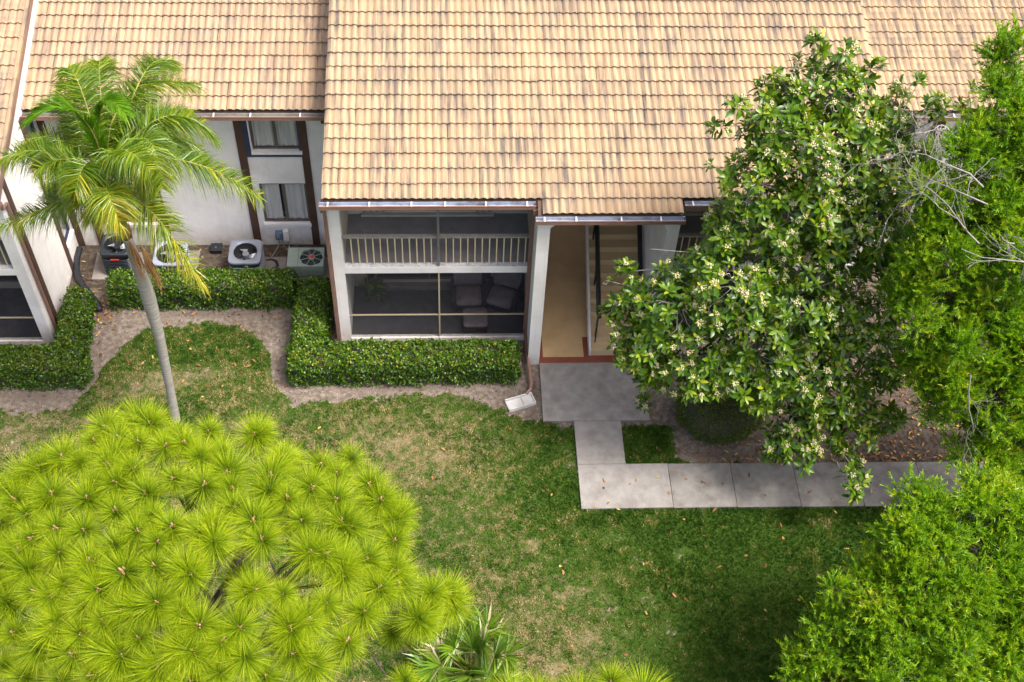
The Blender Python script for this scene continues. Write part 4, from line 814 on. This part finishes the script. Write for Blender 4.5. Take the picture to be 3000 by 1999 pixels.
# ------------------------------------------------------------------ vegetation helpers
def core_branches(parent, base, nodes, r0, mat, name="branch", sag=0.1):
    for nd in nodes:
        a, c = Vector(base), Vector(nd); m_ = a.lerp(c, .5)+Vector((random.uniform(-.2, .2), random.uniform(-.2, .2), sag*(c-a).length))
        pts = [a*(1-q)**2+m_*2*q*(1-q)+c*q*q for q in np.linspace(0, 1, 7)]
        MB().tube(pts, [r0*(1-.8*q) for q in np.linspace(0, 1, 7)], 6).build(name, mat, parent, True)
def hedge(label, boxes, density=1250):
    x_ = np.mean([b[0] for b in boxes]); t = tag(empty("hedge", (boxes[0][0], boxes[0][2], 0)), label, "hedge", "clipped hedges along the buildings")
    Ps = []; Ds = []
    for (x0, x1, y0, y1, h) in boxes:
        core = MB()
        nx, ny = max(3, int((x1-x0)/.14)), max(3, int((y1-y0)/.14)); ins = .07
        core.box(x0+ins, x1-ins, y0+ins, y1-ins, 0, h-ins*1.2); core.build("dark_core", "bark_dark", t)  # solid dark box added to block light, in place of twigs inside
        faces = [((x1-x0)*(y1-y0)*1.25, 0), ((x1-x0)*h, 1), ((x1-x0)*h, 2), ((y1-y0)*h, 3), ((y1-y0)*h, 4)]
        for A, k_ in faces:
            n = int(A*density); u = RNG.uniform(0, 1, n); v = RNG.uniform(0, 1, n); dep_ = RNG.exponential(.035, n)-.03
            X = x0+u*(x1-x0); Y = y0+u*(y1-y0); Z = v*h
            lump = lambda a, b_: .035*np.sin(a*5.1+1.3*np.sin(b_*4.3))+.035*np.sin(a*11.7+b_*9.1+np.sin(b_*7))+.02*np.sin(a*23+b_*19)
            if k_ == 0: Y = y0+v*(y1-y0); p = np.stack([X, Y, h-dep_+lump(X, Y)+.06*(RNG.uniform(0, 1, n) > .93)*RNG.uniform(0, 1, n)], 1); d = np.tile([0, 0, 1.], (n, 1))
            elif k_ == 1: p = np.stack([X, y0+dep_-lump(X, Z*1.5), Z], 1); d = np.tile([0, -1., .45], (n, 1))
            elif k_ == 2: p = np.stack([X, y1-dep_+lump(X, Z*1.5), Z], 1); d = np.tile([0, 1., .45], (n, 1))
            elif k_ == 3: p = np.stack([x0+dep_-lump(Y, Z*1.5), Y, Z], 1); d = np.tile([-1., 0, .45], (n, 1))
            else: p = np.stack([x1-dep_+lump(Y, Z*1.5), Y, Z], 1); d = np.tile([1., 0, .45], (n, 1))
            # round the shoulders
            ex_ = np.minimum(np.minimum(p[:, 0]-x0, x1-p[:, 0]), np.minimum(p[:, 1]-y0, y1-p[:, 1])); p[:, 2] -= np.where(p[:, 2] > h-.12, .06*np.clip(1-ex_/.1, 0, 1), 0)
            p[:, 2] = np.maximum(p[:, 2], .02); Ps.append(p); Ds.append(d)
    for (x0, x1, y0, y1, h) in boxes:                     # stray shoots since the last clipping
        for k_ in range(int((x1-x0)*(y1-y0)*16)):
            b0 = np.array([RNG.uniform(x0, x1), RNG.uniform(y0, y1), h-.03]); m_ = 12; tt_ = RNG.uniform(0, RNG.uniform(.08, .17), m_)[:, None]
            Ps.append(b0+tt_*np.array([RNG.normal(0, .3), RNG.normal(0, .3), 1])+RNG.normal(size=(m_, 3))*.018); Ds.append(np.tile([0, 0, .95], (m_, 1))+RNG.normal(size=(m_, 3))*.5)
    P = np.concatenate(Ps); D = np.concatenate(Ds); n = len(P)
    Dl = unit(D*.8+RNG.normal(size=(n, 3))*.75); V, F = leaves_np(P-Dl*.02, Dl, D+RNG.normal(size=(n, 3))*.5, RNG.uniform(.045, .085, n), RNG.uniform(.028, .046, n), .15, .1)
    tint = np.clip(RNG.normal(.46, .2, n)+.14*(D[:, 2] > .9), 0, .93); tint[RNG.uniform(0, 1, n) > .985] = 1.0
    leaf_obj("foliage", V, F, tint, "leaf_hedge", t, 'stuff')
hedge("L-shaped clipped hedge in front of the screened patio, right of the palm", [(-1.37, 3.95, -1.34, -.60, .76), (-1.32, -.58, -.62, 1.40, .74)])
hedge("straight clipped hedge in front of the row of air conditioners", [(-5.90, -1.46, 1.06, 1.68, .78)])
hedge("L-shaped clipped hedge at the left edge, wrapped round the sunlit wing", [(-10.5, -6.12, -1.36, -.66, .78), (-6.84, -6.30, -.70, 1.12, .76)])
def round_shrub():
    c = np.array([8.62, -2.45, .46]); r = np.array([1.02, .88, .72]); t = tag(empty("shrub", (8.62, -2.42, 0)), "dark rounded shrub beside the entry walk under the flowering tree", "shrub")
    n = 14000; d = unit(RNG.normal(size=(n, 3))); d[:, 2] = np.where(d[:, 2] < -.6, -d[:, 2], d[:, 2]); u = 1-RNG.exponential(.06, n)+.04*np.sin(d[:, 0]*9)*np.sin(d[:, 1]*8)
    P = c+d*r*u[:, None]; P[:, 2] = np.maximum(P[:, 2], .03); Dl = unit(d+RNG.normal(size=(n, 3))*.8)
    V, F = leaves_np(P, Dl, d+RNG.normal(size=(n, 3))*.5, RNG.uniform(.035, .06, n), RNG.uniform(.014, .022, n)); leaf_obj("foliage", V, F, RNG.uniform(0, 1, n), "leaf_shrub", t, 'stuff')
    b = MB(); b.ring([[(c[0]+r[0]*.86*q*math.cos(a), c[1]+r[1]*.86*q*math.sin(a), z) for a in np.linspace(0, 2*math.pi, 18, endpoint=False)] for q, z in ((.75, 0), (1, .3), (.95, .6), (.65, .85), (.2, .95))], close=True); b.build("dark_core", "bark_dark", t, True)  # solid dark filler under the leaves, like the hedge cores
round_shrub()

CAMV = np.array(CAM_LOC)
def roof_z(P):
    """height of whatever building stands at P: no foliage may sink into it."""
    x, y = P[:, 0], P[:, 1]
    ymain = np.where((x > 4.1) & (x < 7.4), -1.05, -.65)
    zm = np.where((y > ymain) & (x < 12.0), 5.35+.25*(y+.43), 0)
    zr = np.where((y > 2.4) & (x >= 12.0), 5.1+.25*(y-2.65), 0)
    return np.maximum(zm, zr)
def blob_points(blobs, n, power=.33, flat=1.0):
    B = np.array(blobs); w_ = B[:, 3]**2; idx = RNG.choice(len(B), n, p=w_/w_.sum())
    d = unit(RNG.normal(size=(n, 3))); u = RNG.uniform(0, 1, n)**power
    P = B[idx, :3]+d*(B[idx, 3]*u)[:, None]*[1, 1, flat]
    ok = P[:, 2] > np.maximum(roof_z(P)+.15, .12)
    # keep the outside of the joined blobs: drop most points deep inside another blob
    deep = np.zeros(n)
    for bb in B: deep = np.maximum(deep, 1-np.linalg.norm(P-bb[:3], axis=1)/bb[3])
    ok &= RNG.uniform(0, 1, n) > np.clip(deep*1.35, 0, .8)
    return P[ok], d[ok], idx[ok]
def pick_front(P, cell, most):
    """indices of the points nearest the viewer's side in each small solid angle, at most so many."""
    v = P-CAMV; r = np.linalg.norm(v, axis=1); u = v/r[:, None]; key = np.round(u/cell).astype(int); best = {}
    for i in np.argsort(r):
        best.setdefault(tuple(key[i]), i)
    sel = np.array(list(best.values())); RNG.shuffle(sel); return sel[:most]
def quat(axis, spin):
    q = Vector(axis).to_track_quat('Z', 'Y'); from mathutils import Quaternion
    return q @ Quaternion((0, 0, 1), spin)
def inst_join(protos, Ps, Qs, Ss, which):
    Vs, Fs, Ts, o = [], [], [], 0
    for p, q, s, k_ in zip(Ps, Qs, Ss, which):
        V, F, T = protos[k_]; Vs.append((V*s) @ np.array(q.to_matrix()).T + p); Fs.append(F+o); Ts.append(T); o += len(V)
    return np.concatenate(Vs), np.concatenate(Fs), np.concatenate(Ts)

# ------------------------------------------------------------------ flowering tree
def ico(c, r):
    d = np.array([(1,0,0),(-1,0,0),(0,1,0),(0,-1,0),(0,0,1),(0,0,-1)])*r; f = np.array([(0,2,4),(2,1,4),(1,3,4),(3,0,4),(2,0,5),(1,2,5),(3,1,5),(0,3,5)])
    return d+np.array(c), f
def rosette(nl):
    a = np.arange(nl)*2.4+RNG.uniform(0, 6); tilt = np.radians(np.linspace(28, 88, nl)+RNG.normal(0, 8, nl))
    D = np.stack([np.sin(tilt)*np.cos(a), np.sin(tilt)*np.sin(a), np.cos(tilt)], 1); z = -np.linspace(0, .07, nl)
    P = np.stack([0*z, 0*z, z], 1)+D*.015; ln = RNG.uniform(.17, .26, nl)*np.linspace(.75, 1.05, nl); wd = ln*RNG.uniform(.30, .38, nl)
    V, F = leaves_np(P, D, np.tile([0, 0, 1.], (nl, 1)), ln, wd, .13, .16)
    T = np.repeat(np.clip(RNG.normal(.47, .15, nl)+np.linspace(.28, -.14, nl), 0, 1), 8); return V, F, T
def panicle():
    Vs, Fs, o = [], [], 0
    for i in range(26):
        d = unit(RNG.normal(size=3)*[1, 1, .6]+[0, 0, .35]); V, F = ico(d*RNG.uniform(.02, .062)+[0, 0, .055], RNG.uniform(.011, .018)); Vs.append(V); Fs.append(F+o); o += 6
    return np.concatenate(Vs), np.concatenate(Fs), np.full(o, .5)
def flowering_tree():
    t = tag(empty("flowering_tree", (9.8, -1.75, 0)), "tall glossy-leaved tree covered in cream flower clusters between hall entrance and sidewalk", "tree")
    protos = [rosette(k_) for k_ in (8, 9, 10, 11, 9, 10)]; pm = [np_mesh("leaf_rosette", *pr[:2], "leaf_gloss", pr[2]) for pr in protos]
    pan = [panicle() for _ in range(4)]; panm = [np_mesh("blossom", *pr[:2], "white_flower") for pr in pan]
    P, d, idx = blob_points(FLOWER_BLOBS, 4300, .36)
    n = len(P); ax = unit(d*.75+np.array([.05, -.18, .75])+RNG.normal(size=(n, 3))*.35); q = [quat(a, RNG.uniform(0, 6.3)) for a in ax]; s = RNG.uniform(.68, 1.25, n); wh = RNG.integers(0, 6, n)
    fl = (RNG.uniform(0, 1, n) < np.clip(.46+.40*np.sin(P[:, 0]*1.9+P[:, 2]*1.1)*np.sin(P[:, 2]*1.7+P[:, 1]*2), .14, .85)) & (ax[:, 2] > -.1); pw = RNG.integers(0, 4, n)
    front = set(pick_front(P, .0085, 300).tolist()); rest = [i for i in range(n) if i not in front]
    r3 = random.Random(4)
    for i in front:
        o = link("leaf_rosette", pm[wh[i]], t, P[i], tuple(q[i]), s[i])
        if fl[i]:
            b = bpy.data.objects.new("blossom", panm[pw[i]]); COL.objects.link(b); b.parent = o; b.scale = (r3.uniform(.9, 1.35)/s[i],)*3
    V, F, T = inst_join(protos, P[rest], [q[i] for i in rest], s[rest], wh[rest]); tag(link("foliage", np_mesh("foliage", V, F, "leaf_gloss", T), t), kind='stuff')
    rf = [i for i in rest if fl[i]]; V, F, T = inst_join(pan, P[rf], [q[i] for i in rf], RNG.uniform(.85, 1.3, len(rf)), pw[rf]); tag(link("blossoms", np_mesh("blossoms", V, F, "white_flower"), t), kind='stuff')
    MB().tube([(9.8, -1.75, -.1), (9.75, -1.8, 1.2), (9.6, -1.95, 2.4), (9.5, -2.0, 3.6), (9.35, -2.0, 5.2), (9.3, -1.9, 6.8), (9.1, -1.7, 8.4)], [.16, .14, .125, .11, .085, .06, .03], 10).build("trunk", "bark_dark", t, True)
    MB().tube([(9.75, -1.8, 1.1), (10.2, -2.0, 2.6), (10.5, -2.0, 4.6), (10.55, -1.9, 6.4), (10.5, -1.8, 8.0)], [.10, .09, .075, .055, .02], 8).build("trunk", "bark_dark", t, True)
    B = np.array(FLOWER_BLOBS); spine = [Vector((9.6, -1.95, 2.4)), Vector((9.5, -2, 3.6)), Vector((9.35, -2, 5.2)), Vector((9.3, -1.9, 6.8)), Vector((9.1, -1.7, 8.4)), Vector((10.5, -2, 4.6)), Vector((10.55, -1.9, 6.4)), Vector((10.5, -1.8, 8))]
    tw = MB()
    for bi, bb in enumerate(B):
        c = Vector(bb[:3]); a = min(spine, key=lambda s_: (s_-c).length+max(0, s_.z-c.z+.3)*1.5)
        core_branches(t, a, [c], .05 if bb[3] > .5 else .025, "bark_grey", "limb", -.05)
    for i in range(n):
        if RNG.uniform() < (.30 if i in front else .22):
            c = Vector(B[idx[i], :3]); e = Vector(P[i]); st_ = c.lerp(e, .15); m_ = c.lerp(e, .6)+Vector(RNG.normal(size=3)*.1)-Vector((0, 0, .08))
            tw.tube([st_, m_, e-Vector(ax[i])*.12, e], [.011, .009, .007, .005], 5, cap=False)
    tag(tw.build("twigs", "twig_pale", t, True), kind='stuff')
flowering_tree()

# ------------------------------------------------------------------ fine-leaved trees at the right
def sprig(nl, ln=.09):
    L_ = RNG.uniform(.26, .38); tpos = np.linspace(.12, 1, nl); a = np.arange(nl)*2.4+RNG.uniform(0, 6); bendx = RNG.normal(0, .07, 2)
    P = np.stack([bendx[0]*tpos**2, bendx[1]*tpos**2, L_*tpos], 1); tilt = np.radians(RNG.uniform(35, 65, nl)*(1.05-.5*tpos))
    D = np.stack([np.sin(tilt)*np.cos(a), np.sin(tilt)*np.sin(a), np.cos(tilt)], 1)
    V, F = blades_np(P, D, RNG.uniform(.75, 1.2, nl)*ln, RNG.uniform(.018, .026, nl)); T = np.repeat(np.clip(RNG.normal(.42, .15, nl)+.28*tpos, 0, .95), 5)
    return V, F, T
def fine_tree(label, base, tops, blobs, n, dead, seed):
    t = tag(empty("leafy_tree", base), label, "tree", "fine-leaved trees at the right edge")
    protos = [sprig(k_) for k_ in (20, 24, 28, 24, 22, 26)]
    B = np.array(blobs); cen, par = [], []
    for bi, bb in enumerate(B):                       # every limb ends in a handful of leafy sprays
        m_ = max(3, int(bb[3]**2*26)); dd = unit(RNG.normal(size=(m_, 3))*[1, 1, .8]+[0, -.1, .3]); cen.append(bb[:3]+dd*bb[3]*RNG.uniform(.55, 1.05, (m_, 1))); par += [bi]*m_
    cen = np.concatenate(cen); par = np.array(par); cr = RNG.uniform(.20, .42, len(cen)); ctint = RNG.normal(0, .065, len(cen))
    k_ = np.maximum(8, (cr**2*n).astype(int)); ci = np.repeat(np.arange(len(cen)), k_); d = unit(RNG.normal(size=(len(ci), 3))*[1, 1, .8]+[0, 0, .35]); P = cen[ci]+d*(cr[ci]*RNG.uniform(.35, 1.1, len(ci)))[:, None]*[1, 1, .75]
    pf, df, bf = blob_points(blobs, 3200, .4); cf = np.array([np.argmin(np.linalg.norm(cen-x, axis=1)) for x in pf]); P = np.concatenate([P, pf]); d = np.concatenate([d, df]); ci = np.concatenate([ci, cf])
    ok = P[:, 2] > np.maximum(roof_z(P)+.15, .12); P, d, ci = P[ok], d[ok], ci[ok]; idx = par[ci]; ct = ctint[ci]
    n = len(P); ax = unit(d*.9+np.array([0, 0, .55])+RNG.normal(size=(n, 3))*.3); q = [quat(a, RNG.uniform(0, 6.3)) for a in ax]
    s = RNG.uniform(.62, 1.0, n); wh = RNG.integers(0, 6, n)
    V, F, T = inst_join(protos, P-ax*.15, q, s, wh); T = T+np.repeat(RNG.normal(0, .06, n)+ct, [len(protos[k_][0]) for k_ in wh])
    yl = np.repeat((RNG.uniform(0, 1, n) > .988)*1.0, [len(protos[k_][0]) for k_ in wh]); T = np.where(yl > 0, 1.0, T)
    tag(link("foliage", np_mesh("foliage", V, F, "leaf_fine", T), t), kind='stuff')
    MB().tube([base]+tops, [.17, .14, .12, .09, .05][:len(tops)+1], 10).build("trunk", "bark_grey", t, True)
    B = np.array(blobs); sp = [Vector(x) for x in tops]; tw = MB()
    for bb in B:
        c = Vector(bb[:3]); a = min(sp, key=lambda s_: (s_-c).length+max(0, s_.z-c.z+.4)*1.5); core_branches(t, a, [c], .04, "bark_dark", "limb", -.04)
    for i in range(0, n, 9):
        c = Vector(B[idx[i], :3]); e = Vector(P[i]); tw.tube([c.lerp(e, .3), c.lerp(e, .6)+Vector(RNG.normal(size=3)*.06), e], [.010, .007, .004], 4, cap=False)
    tag(tw.build("twigs", "bark_dark", t, True), kind='stuff')
    for (a, c_, spread, nb) in dead:                      # bare grey branches
        b = MB()
        def grow(p, dv, ln, r, lev):
            pts = [p]; v = dv
            for k_ in range(4):
                v = (v+Vector(RNG.normal(size=3))*.22).normalized(); pts.append(pts[-1]+v*ln/4)
            b.tube(pts, [r*(1-.16*k_) for k_ in range(5)], 5, cap=False)
            if lev > 0:
                for k_ in range(nb): grow(pts[1+k_ % 4], (v+Vector(RNG.normal(size=3))*spread).normalized(), ln*RNG.uniform(.45, .7), r*.55, lev-1)
        a, c_ = Vector(a), Vector(c_); grow(a, (c_-a).normalized(), (c_-a).length, .017, 3)
        b.build("dead_branch", "bark_grey", t, True)
def UPD(i, off=(0, 0, 0)): return tuple(np.array(UPPER_BLOBS[i][:3])+np.array(off))
fine_tree("tall fine-leaved light green tree with bare grey twigs at the upper right edge", (14.6, -3.2, -.05), [(14.5, -3.3, 1.6), (14.2, -3.5, 3.4), (13.6, -3.6, 5.4), (12.9, -3.3, 7.6)], UPPER_BLOBS, 430,
          UPPER_DEAD, 1)
fine_tree("low spreading fine-leaved bright green tree in the lower right corner, south of the sidewalk", (12.2, -9.2, -.05), [(12.1, -9.2, 1.2), (11.8, -9.1, 2.2), (11.5, -9.0, 3.2), (11.4, -8.8, 4.4)], LOWER_BLOBS, 400,
          [((12.6, -9.9, 2.6), (12.9, -10.6, 2.4), .5, 4)], 2)

# ------------------------------------------------------------------ palm
def bez(a, m_, c, n):
    """curve from a to c passing through m_ half way."""
    a, m_, c = (np.array(x, float) for x in (a, m_, c)); k_ = 2*m_-.5*(a+c); q = np.linspace(0, 1, n)[:, None]
    return a*(1-q)**2+2*k_*q*(1-q)+c*q*q
def palm():
    bx, by = PALM_BASE; t = tag(empty("palm_tree", (bx, by, 0)), "feather palm with a bulging ringed grey trunk in front of the recessed wall", "palm tree")
    zs = np.linspace(-.1, 6.1, 60); xs_ = np.interp(zs, [0, 1.5, 3.1, 4.8, 6.1], [bx, bx+.10, -3.75, -3.74, -3.82]); rs = np.interp(zs, [0, 1.2, 3.0, 4.3, 5.2, 6.1], [.105, .095, .105, .145, .12, .085])
    MB().tube([(x, by, z) for x, z in zip(xs_, zs)], [r*(1+.05*(i % 2)) for i, r in enumerate(rs)], 18).build("trunk", "bark_palm", t, True)
    h = np.array(PALM_HEART); top = np.array([-3.82, by, 6.08])
    sh = [top+(h-top)*q for q in (0, .12, .3, .55, .8, 1)]; MB().tube(sh, [.095, .115, .13, .11, .085, .05], 12).build("crown_shaft", "palm_shaft", t, True)
    for k_ in range(9):
        a = k_*2.4; q = .02+.05*k_; p0 = top+(h-top)*q; o = np.array([math.cos(a), math.sin(a), 0]); MB().tube([p0+o*.08, p0+o*.13+(h-top)*.1, p0+o*.15+(h-top)*.22], [.045, .03, .012], 6).build("leaf_base", "dry_husk" if k_ < 4 else "palm_shaft", t, True)
    for fi, (m_, tip) in enumerate(PALM_FRONDS):
        st_ = top+(h-top)*(.62+.38*(fi % 5)/4); c = bez(st_, m_, tip, 40); young = fi in (6, 7); yellow = fi in (10, 11, 12)
        b = MB(); b.tube(c[::3], list(np.linspace(.022, .004, len(c[::3]))), 6)
        fr = b.build("frond", "palm_shaft", t, True)
        nl = 620; q = RNG.uniform(.16, 1, nl)**.95; k_ = q*39; i0 = np.clip(k_.astype(int), 0, 38); f_ = (k_-i0)[:, None]; P = c[i0]*(1-f_)+c[i0+1]*f_; T_ = unit(c[i0+1]-c[i0])
        S = unit(np.cross(T_, np.tile([0, 0, 1.], (nl, 1)))); Up = np.cross(S, T_); sg = np.where(RNG.uniform(0, 1, nl) > .5, 1., -1.)[:, None]
        D = T_*.55+S*sg*.8+Up*RNG.normal(.12, .3, (nl, 1)); D = unit(D); ln = .52*np.sin(np.pi*np.clip(.16+.80*q, 0, 1))**.6*RNG.uniform(.8, 1.15, nl)+.06
        bend = np.stack([RNG.normal(0, .03, nl), RNG.normal(0, .03, nl), -RNG.uniform(.12, .40, nl)*(ln/.5)], 1)
        if young: D = unit(T_*.9+S*sg*.35+Up*.1); bend *= .5
        V, F = blades_np(P, D, ln, RNG.uniform(.012, .020, nl), bend); tint = np.clip(RNG.normal(.45, .17, nl)+.3*(q > .7)*RNG.uniform(0, 1, nl)+(.22 if yellow else 0), 0, 1)
        leaf_obj("leaflets", V, F, tint, "frond_young" if young else "frond", fr, 'stuff')
    for (p0, p1) in (((-3.52, -2.50, 6.1), (-3.36, -2.55, 4.85)), ((-3.72, -2.5, 6.25), (-3.60, -2.62, 5.2))):
        p0, p1 = Vector(p0), Vector(p1); b = MB()
        for k_ in range(34):
            e = p1+Vector((random.gauss(0, .05), random.gauss(0, .05), random.uniform(-.1, .4))); b.tube([p0, p0.lerp(e, .45)+Vector((random.gauss(0, .03), random.gauss(0, .03), 0)), e], [.008, .006, .003], 4, cap=False)
        b.build("dry_flower_stalk", "dry_stalk", t, True)
palm()

# ------------------------------------------------------------------ pines
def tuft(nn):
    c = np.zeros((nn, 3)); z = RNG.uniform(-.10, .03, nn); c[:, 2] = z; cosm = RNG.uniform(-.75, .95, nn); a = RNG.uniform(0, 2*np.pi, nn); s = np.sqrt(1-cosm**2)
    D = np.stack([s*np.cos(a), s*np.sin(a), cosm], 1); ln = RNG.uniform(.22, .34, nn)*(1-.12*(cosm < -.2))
    V, F = blades_np(c+D*.012, D, ln, RNG.uniform(.0028, .0043, nn), np.stack([0*z, 0*z, -RNG.uniform(0, .035, nn)], 1)); T = np.repeat(np.clip(RNG.normal(.62, .17, nn)-.40*(cosm < -.25), 0, 1), 5)  # downward needles tinted darker: shade of the underside put into the colour
    T[0::5] *= .15; T[1::5] *= .15  # needle bases darkened as painted shade at the tuft centre
    return V, F, T
TUFTS = [tuft(900) for _ in range(6)]
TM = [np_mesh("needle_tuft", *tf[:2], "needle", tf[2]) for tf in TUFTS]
def bud_mesh():
    b = MB()
    for (x, y, h, r) in ((0, 0, .075, .011), (.018, .006, .045, .009), (-.012, .015, .05, .009), (.002, -.02, .04, .008)):
        b.ring([[(x+q*r*math.cos(a), y+q*r*math.sin(a), z*h) for a in np.linspace(0, 2*math.pi, 7, endpoint=False)] for q, z in ((.7, 0), (1, .35), (.8, .75), (.15, 1))], close=True)
    return b.mesh("bud", "bud_tan", True)
BUD = bud_mesh()
def pine(label, tufts, axis, extra, seed, ztop):
    r_ = random.Random(seed); t = tag(empty("pine_tree", (axis[0], axis[1], 0)), label, "pine tree", "long-needled pines at the bottom edge")
    A = Vector(axis); MB().tube([(A.x, A.y, -.1), (A.x+.05, A.y, 4), (A.x, A.y, 8), (A.x, A.y, A.z), (A.x+.02, A.y, ztop)], [.17, .14, .10, .06, .02], 10).build("trunk", "bark_pine", t, True)
    pts = [Vector(p) for p in tufts]; inner = []
    for k_ in range(extra):
        p = r_.choice(pts); inner.append(p.lerp(A, r_.uniform(.12, .42))+Vector((r_.gauss(0, .22), r_.gauss(0, .22), r_.gauss(-.1, .1))))
    limbs = []
    cen = [pts[i] for i in range(0, len(pts), max(1, len(pts)//22))]
    for c in cen:
        c2 = c.lerp(A, .30)-Vector((0, 0, .25)); root = Vector((A.x, A.y, min(c2.z-.3, A.z-.1)-r_.uniform(.1, .6))); m_ = root.lerp(c2, .55)-Vector((0, 0, .12))
        P = [root, root.lerp(m_, .5), m_, m_.lerp(c2, .6)+Vector((r_.gauss(0, .05),)*3), c2]; MB().tube(P, [.045, .038, .032, .024, .018], 7).build("limb", "bark_pine", t, True); limbs.append(c2)
    sh = MB()
    for i, p in enumerate(pts+inner):
        c = min(limbs, key=lambda l: (l-p).length); out_ = (p-(A-Vector((0, 0, .7)))).normalized(); ax = (out_*.55+Vector((0, -.12, .85))+Vector((r_.gauss(0, .34), r_.gauss(0, .30), 0))).normalized()
        low = p-ax*.30; m_ = c.lerp(low, .6)-Vector((0, 0, .05)); sh.tube([c, m_, low, p-ax*.1, p], [.015, .013, .012, .011, .009], 6)
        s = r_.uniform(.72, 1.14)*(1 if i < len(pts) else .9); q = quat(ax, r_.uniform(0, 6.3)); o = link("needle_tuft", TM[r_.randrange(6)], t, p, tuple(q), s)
        if i < len(pts) and i % 5 != 0:
            b = bpy.data.objects.new("bud", BUD); COL.objects.link(b); b.parent = o; b.location = (0, 0, .005); b.scale = (r_.uniform(.8, 1.35),)*3
    tag(sh.build("shoots", "bark_pine", t, True), kind='stuff')
pine("big long-needled pine crown with tan buds filling the lower left", PINE_TUFTS, PINE_AXIS, 30, 3, 12.6)
pine("long-needled pine whose needle tips just show at the middle of the bottom edge", PINE2_TUFTS, (3.55, -14.9, 11.6), 0, 5, 12.3)

# ------------------------------------------------------------------ fan palm at the bottom
def palmetto():
    c = np.array(PALMETTO); t = tag(empty("fan_palm", (c[0], c[1], 0)), "low fan palm with a few dry blades beside the pine, bottom centre", "palm tree")
    for k_ in range(26):
        a = k_*2.4; el = RNG.uniform(.35, 1.3); d = np.array([math.cos(a)*math.cos(el), math.sin(a)*math.cos(el), math.sin(el)]); hub = np.array([c[0], c[1], .5])+d*RNG.uniform(.35, 1.0)
        st_ = MB().tube([(c[0], c[1], .25), tuple(hub)], [.014, .010], 6).build("fan_leaf", "palm_shaft", t, True)
        nb = 24; S = unit(np.cross(d, [0, 0, 1.])); U = np.cross(S, d); an = np.linspace(-2.0, 2.0, nb); D = np.cos(an)[:, None]*d+np.sin(an)[:, None]*S+U*.15
        ln = RNG.uniform(.55, .75, nb)*(1-.12*np.abs(an)); V, F = blades_np(np.tile(hub, (nb, 1)), D, ln, np.full(nb, .055), np.stack([0*an, 0*an, -RNG.uniform(.02, .14, nb)], 1))
        tint = np.clip(RNG.normal(.45, .15, nb), 0, .9); tint[RNG.uniform(0, 1, nb) > .93] = 1
        if k_ == 9: tint[:] = 1.0
        leaf_obj("blades", V, F, tint, "palmetto_leaf", st_, 'stuff')
    MB().tube([(c[0], c[1], -.05), (c[0], c[1], .35)], [.12, .09], 10).build("trunk", "bark_dark", t, True)
palmetto()

# ------------------------------------------------------------------ grass and fallen leaves
def grass():
    n = 260000; x = RNG.uniform(-10, 15, n); y = RNG.uniform(-10.3, .7, n); so, dr, mu = masks(x, y)
    nz = .22*vnoise(x, y, .6, 1)+.34*vnoise(x, y, .19, 2)+.44*vnoise(x, y, .075, 3)-.5
    sp = .5*vnoise(x, y, .22, 4)+.5*vnoise(x, y, .5, 5)
    keep = (RNG.uniform(0, 1, n) > np.clip(so*1.5+mu*1.2, 0, .985)) & (RNG.uniform(0, 1, n) > .45*np.clip(dr, 0, 1)) & (sp < .86)
    keep &= ~((x > 4.535) & (x < 7.03) & (y > -2.48)) & ~((x > 5.25) & (x < 6.335) & (y > -3.8)) & ~((x > 5.25) & (y < -3.70-.012*np.clip((x-8)/1.4, 0, 7)) & (y > -4.855-.012*np.clip((x-8)/1.4, 0, 7))) & ~((y > -1.4) & (x > -1.5)) & ~((y > -1.4) & (x < -6.0))
    x, y, dr, nz = x[keep], y[keep], dr[keep], nz[keep]; m_ = len(x); k_ = 3
    P = np.repeat(np.stack([x, y, np.full(m_, -.005)], 1), k_, 0)+RNG.normal(size=(m_*k_, 3))*[.018, .018, 0]
    D = np.stack([RNG.normal(0, .6, m_*k_), RNG.normal(0, .6, m_*k_), np.ones(m_*k_)], 1); lush = np.repeat(1-np.clip(dr, 0, 1), k_)
    V, F = blades_np(P, D, RNG.uniform(.03, .075, m_*k_)*(.6+.6*lush), RNG.uniform(.009, .018, m_*k_))
    t0 = np.repeat(np.clip(.20+dr*.50+nz*1.95, 0, 1), k_)+RNG.normal(0, .17, m_*k_)
    tag(link("grass", np_mesh("grass", V, F, "grass_blade", np.repeat(np.clip(t0, 0, 1), 5))), kind='stuff')
grass()
def litter():
    A = [RNG.uniform([8.6, -3.72], [16, -.7], (750, 2)), RNG.uniform([6.3, -7.5], [13, -3.7], (55, 2)), RNG.uniform([-1, -8.5], [9, -2], (50, 2)), RNG.uniform([-7, .8], [-1, 3.1], (120, 2)), RNG.normal([-6.15, .95], [.2, .3], (60, 2)), RNG.uniform([8.0, -3.72], [13, -3.4], (90, 2)), RNG.uniform([-6.3, -1.8], [-1.2, .9], (60, 2))]
    p = np.concatenate(A); n = len(p); z = np.where((p[:, 0] > 5.2) & (p[:, 1] < -3.69) & (p[:, 1] > -5.0), .052, .012)
    P = np.stack([p[:, 0], p[:, 1], z], 1); a = RNG.uniform(0, 6.3, n); D = np.stack([np.cos(a), np.sin(a), RNG.normal(.12, .15, n)], 1)
    V, F = leaves_np(P, D, np.tile([0, 0, 1.], (n, 1))+RNG.normal(size=(n, 3))*.35, RNG.uniform(.07, .15, n), RNG.uniform(.03, .055, n), .15, .05)
    tag(link("fallen_leaves", np_mesh("fallen_leaves", V, F, "dead_leaf", np.repeat(RNG.uniform(0, 1, n), 8))), kind='stuff')
litter()
